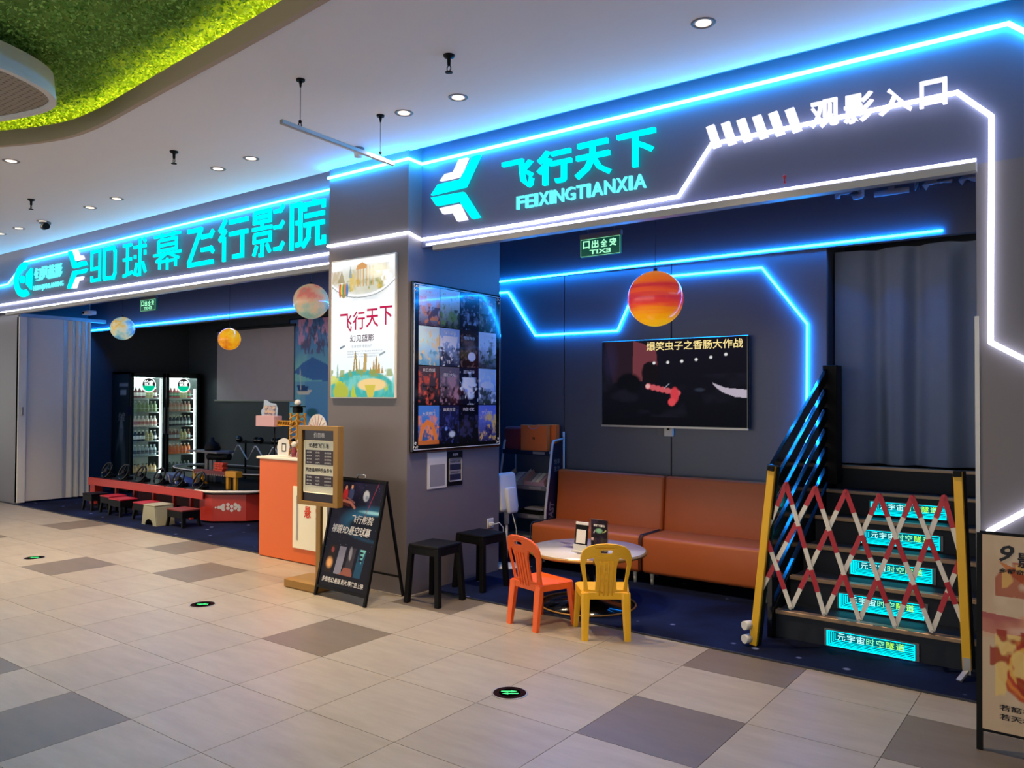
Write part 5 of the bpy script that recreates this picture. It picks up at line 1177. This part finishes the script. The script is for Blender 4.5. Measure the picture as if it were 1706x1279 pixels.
for d, (ya, yb_) in enumerate(((fy0 + .01, 7.32), (7.33, fy1 - .01))):
    dr = MB()
    for q in ((ya, ya + .055, .17, 1.975), (yb_ - .055, yb_, .17, 1.975), (ya, yb_, .17, .25), (ya, yb_, 1.90, 1.975)): dr.box(FX - .03, FX, q[0], q[1], q[2], q[3], .002, 1)
    door = dr.obj('door', M['fridge'], t, True)
    b = MB(); b.box(FX - .018, FX - .014, ya + .05, yb_ - .05, .24, 1.91); b.obj('pane', M['glass'], door, True)
    yc = (ya + yb_) / 2 + .0
    hy = yb_ - .03 if d == 0 else ya + .03; b = MB(); b.box(FX, FX + .03, hy - .012, hy + .012, .95, 1.40, .006, 1); b.obj('handle', M['grey'], door, True)
    disc = [(math.cos(a), math.sin(a)) for a in np.linspace(0, 2 * PI, 33)[:-1]]
    b = MB(); b.prism([(yc + .125 * p[0], 1.775 + .125 * p[1]) for p in disc], (FX + .001, 0, 0), Yv, Z, .004); b.obj('round_badge', M['badge'], door, True)
    b = MB(); b.prism([(yc + .110 * p[0], 1.775 + .110 * p[1]) for p in disc], (FX + .0052, 0, 0), Yv, Z, .001); b.obj('badge_disc', M['grey'], door, True)
    b = MB(); b.prism([(yc + .110 * math.cos(a), 1.775 + .110 * math.sin(a)) for a in np.linspace(PI + .12, 2 * PI - .12, 16)], (FX + .0064, 0, 0), Yv, Z, .001); b.obj('badge_green', M['badgeg'], door, True)
    text('怡宝', (FX + .0068, yc - .09, 1.76), Yv, Z, .175, .095, .0006, M['badge'], 'badge_lettering', door, bold=.04, shear=.25)
    b = MB(); b.box(FX - .06, FX - .045, yb_ - .075, yb_ - .058, .28, 1.88 if d == 0 else 1.72); b.obj('led_bar', M['cooll'], t, True)
    b = MB(); b.box(-13.3, FX - .06, ya + .05, yb_ - .05, 1.905, 1.915); b.obj('top_led', M['coollo'], t, True)
    for k, z in enumerate(SHZ):
        b = MB(); b.box(-13.33, FX - .07, ya + .035, yb_ - .035, z - .014, z - .006); b.obj('shelf', M['alu'], t, True)
        b = MB(); b.box(FX - .075, FX - .068, ya + .035, yb_ - .085, z - .016, z + .006); b.box(FX - .075, FX - .071, ya + .035, yb_ - .085, z + .055, z + .06); b.obj('shelf_rail', M['white'], t, True)
def bottle_mesh(body, label, cap, h=.19, r=.030):
    b = MB(); b.lathe([(.8 * r, 0), (r, h * .05), (r, h * .2), (r * 1.02, h * .22), (r * 1.02, h * .52), (r, h * .55), (r, h * .66), (r * .45, h * .84), (r * .40, h * .90), (r * .48, h * .90), (r * .48, h)], seg=10, mis=[0, 0, 0, 1, 0, 0, 0, 0, 2, 2])
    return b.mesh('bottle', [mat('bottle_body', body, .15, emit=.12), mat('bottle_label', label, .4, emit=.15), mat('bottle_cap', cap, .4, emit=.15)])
ROW = [[('6a3038', 'e8e0e0', 'f4f4f4', 'dark red'), ('8a9a78', '808c68', 'd8dcc8', 'pale green tea'), ('e8dcd4', 'b87870', 'f4f4f4', 'milky white'), ('303848', 'e4e4ea', 'f4f4f8', 'dark blue'), ('a8b4ba', '485060', 'e0e8f0', 'clear water'), ('c8a880', 'd8b890', '303030', 'short amber')],
       [('a04048', '4a8a68', 'd8b0a8', 'red and green'), ('c09080', 'b8a898', 'f0ece8', 'peach coloured'), ('40444c', 'a8b0b0', 'e8d8b8', 'black labelled'), ('805850', 'a8b0b8', 'd8a080', 'brown tea'), ('d88050', 'd06840', 'f8f0e8', 'orange juice'), ('58605c', '404844', '8a908c', 'dark short')]]
for d, (ya, yb_) in enumerate(((fy0 + .01, 7.32), (7.33, fy1 - .01))):
    for k, z in enumerate(SHZ):
        bc, lc_, cc_, nm = ROW[d][k]; me = bottle_mesh(bc, lc_, cc_, .155 if k == 5 else .185)
        alt = bottle_mesh('c0b488', 'a8a078', 'e8e8e0', .18) if k in (0, 3) else me
        for j in range(7):
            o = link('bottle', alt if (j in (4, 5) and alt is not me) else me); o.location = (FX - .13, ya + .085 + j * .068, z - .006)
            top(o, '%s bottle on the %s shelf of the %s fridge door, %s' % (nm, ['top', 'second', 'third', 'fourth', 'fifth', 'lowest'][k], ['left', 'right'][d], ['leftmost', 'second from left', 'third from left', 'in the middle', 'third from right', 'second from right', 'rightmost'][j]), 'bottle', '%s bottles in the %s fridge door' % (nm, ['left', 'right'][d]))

# projection screen, mural
t = thing('projection_screen', 'grey pull down projection screen on the back wall of the left bay', 'screen', (-11.4, 8.06, 2.1))
b = MB(); b.box(-12.43, -10.33, 8.05, 8.056, 1.53, 2.72); b.obj('fabric', M['screenf'], t, True)
b = MB(); b.box(-12.46, -10.30, 8.03, 8.098, 2.71, 2.75, .004, 1); b.obj('case', M['dark'], t, True); b = MB(); b.box(-12.50, -10.30, 8.044, 8.062, 1.505, 1.53, .003, 1); b.obj('bottom_bar', M['alu'], t, True)
t = thing('mural_panel', 'blue landscape mural with mountain, boat and blossom branches', 'mural', (-9.9, 8.09, 1.5))
b = MB(); b.box(-10.48, -9.50, 8.075, 8.098, .35, 2.83); b.obj('board', M['navy'], t, True)
c = Canvas(70, 130, '4a7ab8'); c.grad('3f6ca8', '4878b0', 0, .6); c.grad('5a94c8', '3e5c90', .6, 1); c.cloud(3, 97, '7ab0dc', .5, .8, .6, .3, .8)
c.poly([(.1, .66), (.35, .72), (.6, .755), (.8, .73), (1, .70), (1, .60), (.6, .61), (.3, .64)], '2c4f88', .9); c.poly([(.2, .58), (.5, .57), (.45, .53), (.25, .53)], '203a68'); c.poly([(.2, .535), (.6, .545), (.5, .515), (.25, .515)], 'b8d0e8'); c.line([(.3, .55), (.28, .68)], .012, 'a0c0e0', 1, 2.5)
for k in range(5): c.line([(.35 + .1 * k, 1), (.5 + .09 * k, .93 - .03 * k), (.7 + .05 * k, .84 - .02 * k)], .010, '40384e', .8, 2.5)
c.cloud(16, 98, 'b080a0', .55, .62, .8, .84, 1, .1, 1); c.cloud(12, 99, '4a4060', .58, .64, .8, .78, .95, .3, 1); c.ell(.6, .4, .15, .03, '1c4a50', .9, .5); c.cloud(8, 100, '284a78', .5, .7, .8, 0, .35)
c.a = np.clip(c.a * 2.8, 0, 1)
c.obj('picture', (-10.46, 8.0745, .37), X, Z, .94, 2.44, M['print'], t)

# slot racing table
t = thing('racing_table', 'red racing game table with steering wheels along its front', 'game table', (-10.3, 6.3, 0))
TZ = .36
outl = [(-11.86, 5.62), (-9.02, 5.66), (-8.90, 5.70), (-8.55, 5.98), (-8.42, 6.25), (-8.42, 7.3), (-11.86, 7.3)]
b = MB(); b.prism(outl, (0, 0, TZ), X, Yv, .03); b.obj('table_top', M['black'], t, True)
b = MB(); b.bar((-11.86, 5.61, TZ - .015), (-9.0, 5.65, TZ - .015), .012, .09); b.obj('front_rail', M['redcab'], t, True)
b = MB(); b.bar((-11.86, 5.625, TZ + .034), (-9.02, 5.665, TZ + .034), .05, .012); b.obj('top_trim', M['redcab'], t, True)
b = MB(); b.tube([(-9.2, 5.665, TZ + .036), (-9.0, 5.675, TZ + .036), (-8.88, 5.71, TZ + .036), (-8.54, 5.98, TZ + .036), (-8.42, 6.2, TZ + .036)], .016); b.obj('corner_trim', M['partl'], t, True)
b = MB(); b.prism([(-9.15, 5.70), (-9.02, 5.69), (-8.92, 5.72), (-8.60, 5.99), (-8.48, 6.25), (-8.48, 7.2), (-9.15, 7.2)], (0, 0, .03), X, Yv, TZ - .03); cab = b.obj('end_cabinet', M['redcab'], t, True)
b = MB(); b.box(-11.86, -11.72, 5.63, 5.75, .02, TZ, .003, 1); b.obj('leg', M['redcab'], t, True)
for x in (-11.3, -10.8, -10.3, -9.8, -9.4):
    b = MB(); b.box(x - .02, x + .02, 5.72, 5.76, .006, TZ); b.obj('leg', M['redcab'], t, True)
b = MB(); b.box(-11.84, -9.15, 6.35, 6.38, .006, TZ); b.obj('inner_panel', mat('inner_red', '5a1c1c', .5), t, True)
dU = Vector((.32, .27, 0)).normalized(); dO = Vector((-8.92, 5.72, 0))
b = MB(); dN = dU.cross(Vector(Z))
for (a, z, r) in ((.05, .20, .012), (.09, .20, .020), (.13, .20, .030), (.145, .225, .022), (.145, .175, .022), (.20, .235, .022), (.20, .19, .022), (.245, .212, .022), (.245, .165, .022), (.29, .235, .022), (.29, .19, .022), (.325, .215, .024), (.335, .17, .022), (.34, .20, .022)):
    q = dO + dU * a + Vector((0, 0, z)) + dN * .001; b.cyl(q, q + dN * .003, r, seg=10)
b.obj('dot_emblem', M['inkw'], cab, True)
for i, x in enumerate((-11.72, -11.23, -10.76, -10.28, -9.81, -9.33)):
    y = 5.82; b = MB(); b.box(x - .05, x + .05, y, y + .10, TZ + .03, TZ + .075, .008, 1); b.cyl((x, y + .05, TZ + .06), (x, y - .01, TZ + .13), .03); w_ = b.obj('wheel_mount', M['black'], t, True)
    b = MB(); b.tube([(x + .115 * math.cos(a), y - .02 + .045 * math.sin(a), TZ + .14 + .105 * math.sin(a)) for a in np.linspace(0, 2 * PI, 19)[:-1]], .012, 8, True)
    for a in (PI / 2, PI * 1.17, PI * 1.83): b.bar((x, y - .02, TZ + .14), (x + .11 * math.cos(a), y - .02 + .043 * math.sin(a), TZ + .14 + .10 * math.sin(a)), .022, .012)
    b.cyl((x, y - .005, TZ + .13), (x, y - .04, TZ + .145), .036, seg=12); b.obj('steering_wheel', M['gloss'], w_, True)
    b = MB(); b.bar((x - .10, y - .15, TZ + .05), (x - .10, y - .15, TZ - .03), .012, .03); b.obj('clip', M['black'], w_, True)
# raised track on the table
t = thing('race_track', 'black raised race track loop with white edge lines on the red table', 'toy track', (-10, 6.6, TZ + .03))
lp_ = [(-10.9, 6.3), (-10.2, 6.15), (-9.2, 6.18), (-8.75, 6.35), (-8.7, 6.7), (-9.0, 7.0), (-10.0, 7.1), (-10.8, 7.0), (-11.2, 6.7)]
lo = [(p.x, p.y) for p in smoothpts(lp_, 3)]; cx_, cy_ = -9.95, 6.62
li = [(cx_ + (p[0] - cx_) * .80, cy_ + (p[1] - cy_) * .60) for p in lo]
me = shape2d(lo, [li], .02, 'deck'); xform(me, lambda c_: c_ + np.array([0, 0, .55])); me.materials.append(M['black']); link('deck', me, t, True)
b = MB(); b.tube([(p[0], p[1], .565) for p in lo], .008, 6, True); b.obj('edge_line', M['white'], t, True)
for q in [(-10.95, 6.4), (-8.9, 6.5), (-9.4, 6.95), (-10.6, 6.95)]:
    b = MB(); b.cyl((*q, TZ + .03), (*q, .55), .025); b.obj('pillar', M['black'], t, True)
t = thing('toy_ramp', 'blue toy ramp with white stripes at the front of the race track', 'toy', (-10.1, 5.98, TZ + .03))
b = MB(); b.prism([(-10.35, .39), (-9.75, .39), (-9.75, .42), (-10.35, .53)], (0, 6.10, 0), X, Z, .16); b.obj('ramp', mat('ramp_blue', '1c3480', .4), t, True)
for k in range(4): b = MB(); x = -10.30 + k * .14; b.bar((x, 5.935, .515 - k * .025), (x + .06, 5.935, .40), .006, .012, up=(0, 1, 0)); b.obj('stripe', M['white'], t, True)
t = thing('toy_bridge', 'yellow toy bridge with reddish deck on the race table', 'toy', (-9.5, 6.1, TZ + .03))
for x, w in ((-9.78, .035), (-9.60, .03), (-9.02, .05), (-8.86, .05)):
    b = MB(); b.box(x - w / 2, x + w / 2, 6.00, 6.04, TZ + .03, .60, .003, 1); b.obj('post', M['yellow'], t, True)
b = MB(); b.box(-9.05, -8.82, 5.99, 6.09, .55, .625, .004, 1); b.obj('tower_head', M['yellow'], t, True)
b = MB(); b.box(-9.80, -9.58, 6.0, 6.08, .425, .445); b.obj('brace', M['yellow'], t, True)
b = MB(); b.box(-9.78, -9.05, 6.0, 6.08, .555, .61); b.obj('deck', mat('deck_red', '6a3038', .5), t, True)
b = MB()
for k in range(14): b.box(-9.75 + k * .05, -9.73 + k * .05, 5.995, 6.0, .55, .57)
tag(b.obj('deck_teeth', M['inkg'], t, True), None, None, None, 'stuff')
t = thing('brick_box', 'small red brick patterned box on the toy bridge', 'toy', (-9.27, 6.06, .61))
k_ = 0
for r in range(4):
    for k in range(3):
        b = MB(); x = -.10 + k * .068 + (.02 if r % 2 else 0); b.box(x, x + .062, -.035, .035, r * .028 + .001, r * .028 + .025, .002, 1); b.obj('brick', M['toyred'], t)
t = thing('toy_tower', 'grey toy tower carrying a dark domed turret on a wide platform', 'toy', (-9.9, 6.45, TZ + .03))
for x in (-10.13, -10.02, -9.93): b = MB(); b.box(x - .035, x + .035, 6.40, 6.50, TZ + .03, .80, .004, 1); b.obj('pier', M['grey'], t, True)
b = MB(); b.prism([(-10.45, 6.32), (-9.72, 6.30), (-9.66, 6.45), (-9.75, 6.60), (-10.35, 6.60)], (0, 0, .80), X, Yv, .025); b.obj('platform', M['grey'], t, True)
b = MB(); b.cyl((-10.0, 6.36, .745), (-9.60, 6.42, .755), .045); b.obj('barrel', M['black'], t, True)
b = MB(); b.lathe([(.10, 0), (.11, .03), (.085, .10), (.03, .13), (.02, .18), (.001, .185)], (-10.05, 6.45, .825), 18); b.obj('turret', M['black'], t, True)
t = thing('wave_rail', 'black bar with ball joints above zigzag wire rails behind the counter', 'toy', (-8.8, 6.8, TZ + .03))
wp = [(-9.85, .66)]
pts = []
for k in range(6): xk = -10.03 + k * .41; pts += [(xk - .20, .66), (xk - .17, .66), (xk - .02, .85), (xk + .02, .85)]
pts += [(-7.80, .66)]
b = MB(); b.tube([(p[0], 6.85, p[1] + .03) for p in pts], .010, 6); b.obj('wire', M['inkw'], t, True)
b = MB(); b.tube([(p[0] + .1, 7.05, p[1] + .02) for p in pts], .008, 6); b.obj('rear_wire', M['grey'], t, True)
b = MB(); b.cyl((-10.10, 6.9, .93), (-7.8, 6.9, .94), .018); b.obj('bar', M['black'], t, True)
for x in (-10.05, -9.64, -9.55, -9.23, -9.14, -8.82): b = MB(); b.sphere((x, 6.88, .965), .05, u=14, v=10); b.obj('ball_joint', M['gloss'], t, True)
for x in (-10.0, -9.0, -8.0): b = MB(); b.cyl((x, 6.95, TZ + .03 if x < -8.42 else .006), (x, 6.95, .95), .014); b.obj('stand', M['black'], t, True)

# little stools before the table
def lowstool(x, y, h, mt_, lb, w=.26):
    t = thing('low_stool', lb, 'stool', (x, y, .006), 0, 'low stools at the racing table')
    b = MB(); b.box(-w / 2, w / 2, -.12, .12, h - .022, h, .008, 2); b.obj('seat', mt_, t)
    b = MB(); b.box(-w / 2 + .004, w / 2 - .004, -.115, .115, h - .10, h - .022); b.obj('apron', M['black'], t)
    for sx in (-1, 1):
        for sy in (-1, 1): b = MB(); b.bar((sx * (w / 2 - .03), sy * .09, h - .03), (sx * (w / 2 + .0), sy * .11, 0), .03, .03); b.obj('leg', M['black'], t)
lowstool(-11.25, 5.42, .235, M['black'], 'black low stool, leftmost before the racing table by the partition')
lowstool(-10.80, 5.44, .235, M['redseat'], 'red topped low stool second from the partition')
lowstool(-10.42, 5.38, .23, M['redseat'], 'red topped low stool third from the partition', .30)
lowstool(-9.86, 5.40, .225, M['redseat'], 'red topped low stool just left of the beige step stool')
lowstool(-8.98, 5.38, .215, M['ostool'], 'dark low stool with dull red top right of the beige step stool', .34)
t = thing('step_stool', 'beige plastic step stool with an arched front', 'stool', (-9.37, 5.28, .006), 0, 'low stools at the racing table')
ar = [(-.17, 0), (-.09, 0)] + [(-.09 + .09 * (1 - math.cos(a)), .075 * math.sin(a)) for a in np.linspace(0, PI, 11)][1:-1] + [(.09, 0), (.17, 0), (.125, .235), (-.125, .235)]
b = MB(); b.prism(ar, (0, -.11, 0), X, Z, .012); b.obj('front_panel', M['beige'], t); b = MB(); b.prism(ar, (0, .12, 0), X, Z, .012); b.obj('back_panel', M['beige'], t)
for s in (-1, 1): b = MB(); b.bar((s * .165, 0, .0), (s * .122, 0, .235), .012, .22, up=(1, 0, 0)) if False else b.prism([(-.11, 0), (.11, 0), (.11, .235), (-.11, .235)], (s * .165, 0, 0), Yv, (-s * .19, 0, 1), .010); b.obj('side_panel', M['beige'], t)
b = MB(); b.box(-.135, .135, -.125, .125, .232, .25, .008, 2); b.obj('seat', M['beige'], t)

# ============================================================ FLOOR MARKERS
for (x, y), lb in (((-2.55, 3.41), 'round floor exit marker with green arrows nearest the camera'), ((-5.485, 3.45), 'round floor exit marker with green arrows before the price stand'), ((-8.36, 3.45), 'round floor exit marker with green arrows farthest to the left')):
    t = thing('floor_marker', lb, 'marker', (x, y, 0), math.radians(0), 'round green arrow markers in the floor')
    b = MB(); b.lathe([(.086, .0003), (.096, .0003), (.096, .003), (.089, .004), (.086, .0006)], seg=36); b.obj('ring', M['alu'], t)
    b = MB(); b.lathe([(.001, .001), (.088, .001), (.088, .0035), (.001, .0035)], seg=36); b.obj('disc', M['plum'], t)
    b = MB(); b.lathe([(.001, .0035), (.058, .0035), (.058, .0042), (.001, .0042)], seg=30); b.obj('window', M['matt'], t)
    for s in (1, -1):
        b = MB(); O = (0, 0, .0043)
        b.prism([(s * p[0], s * p[1]) for p in [(-.046, .010), (.008, .010), (.008, .002), (.040, .016), (.008, .030), (.008, .022), (-.046, .022)]], O, (.8, .6, 0), (-.6, .8, 0), .0006); b.obj('arrow', M['arrowg'], t)
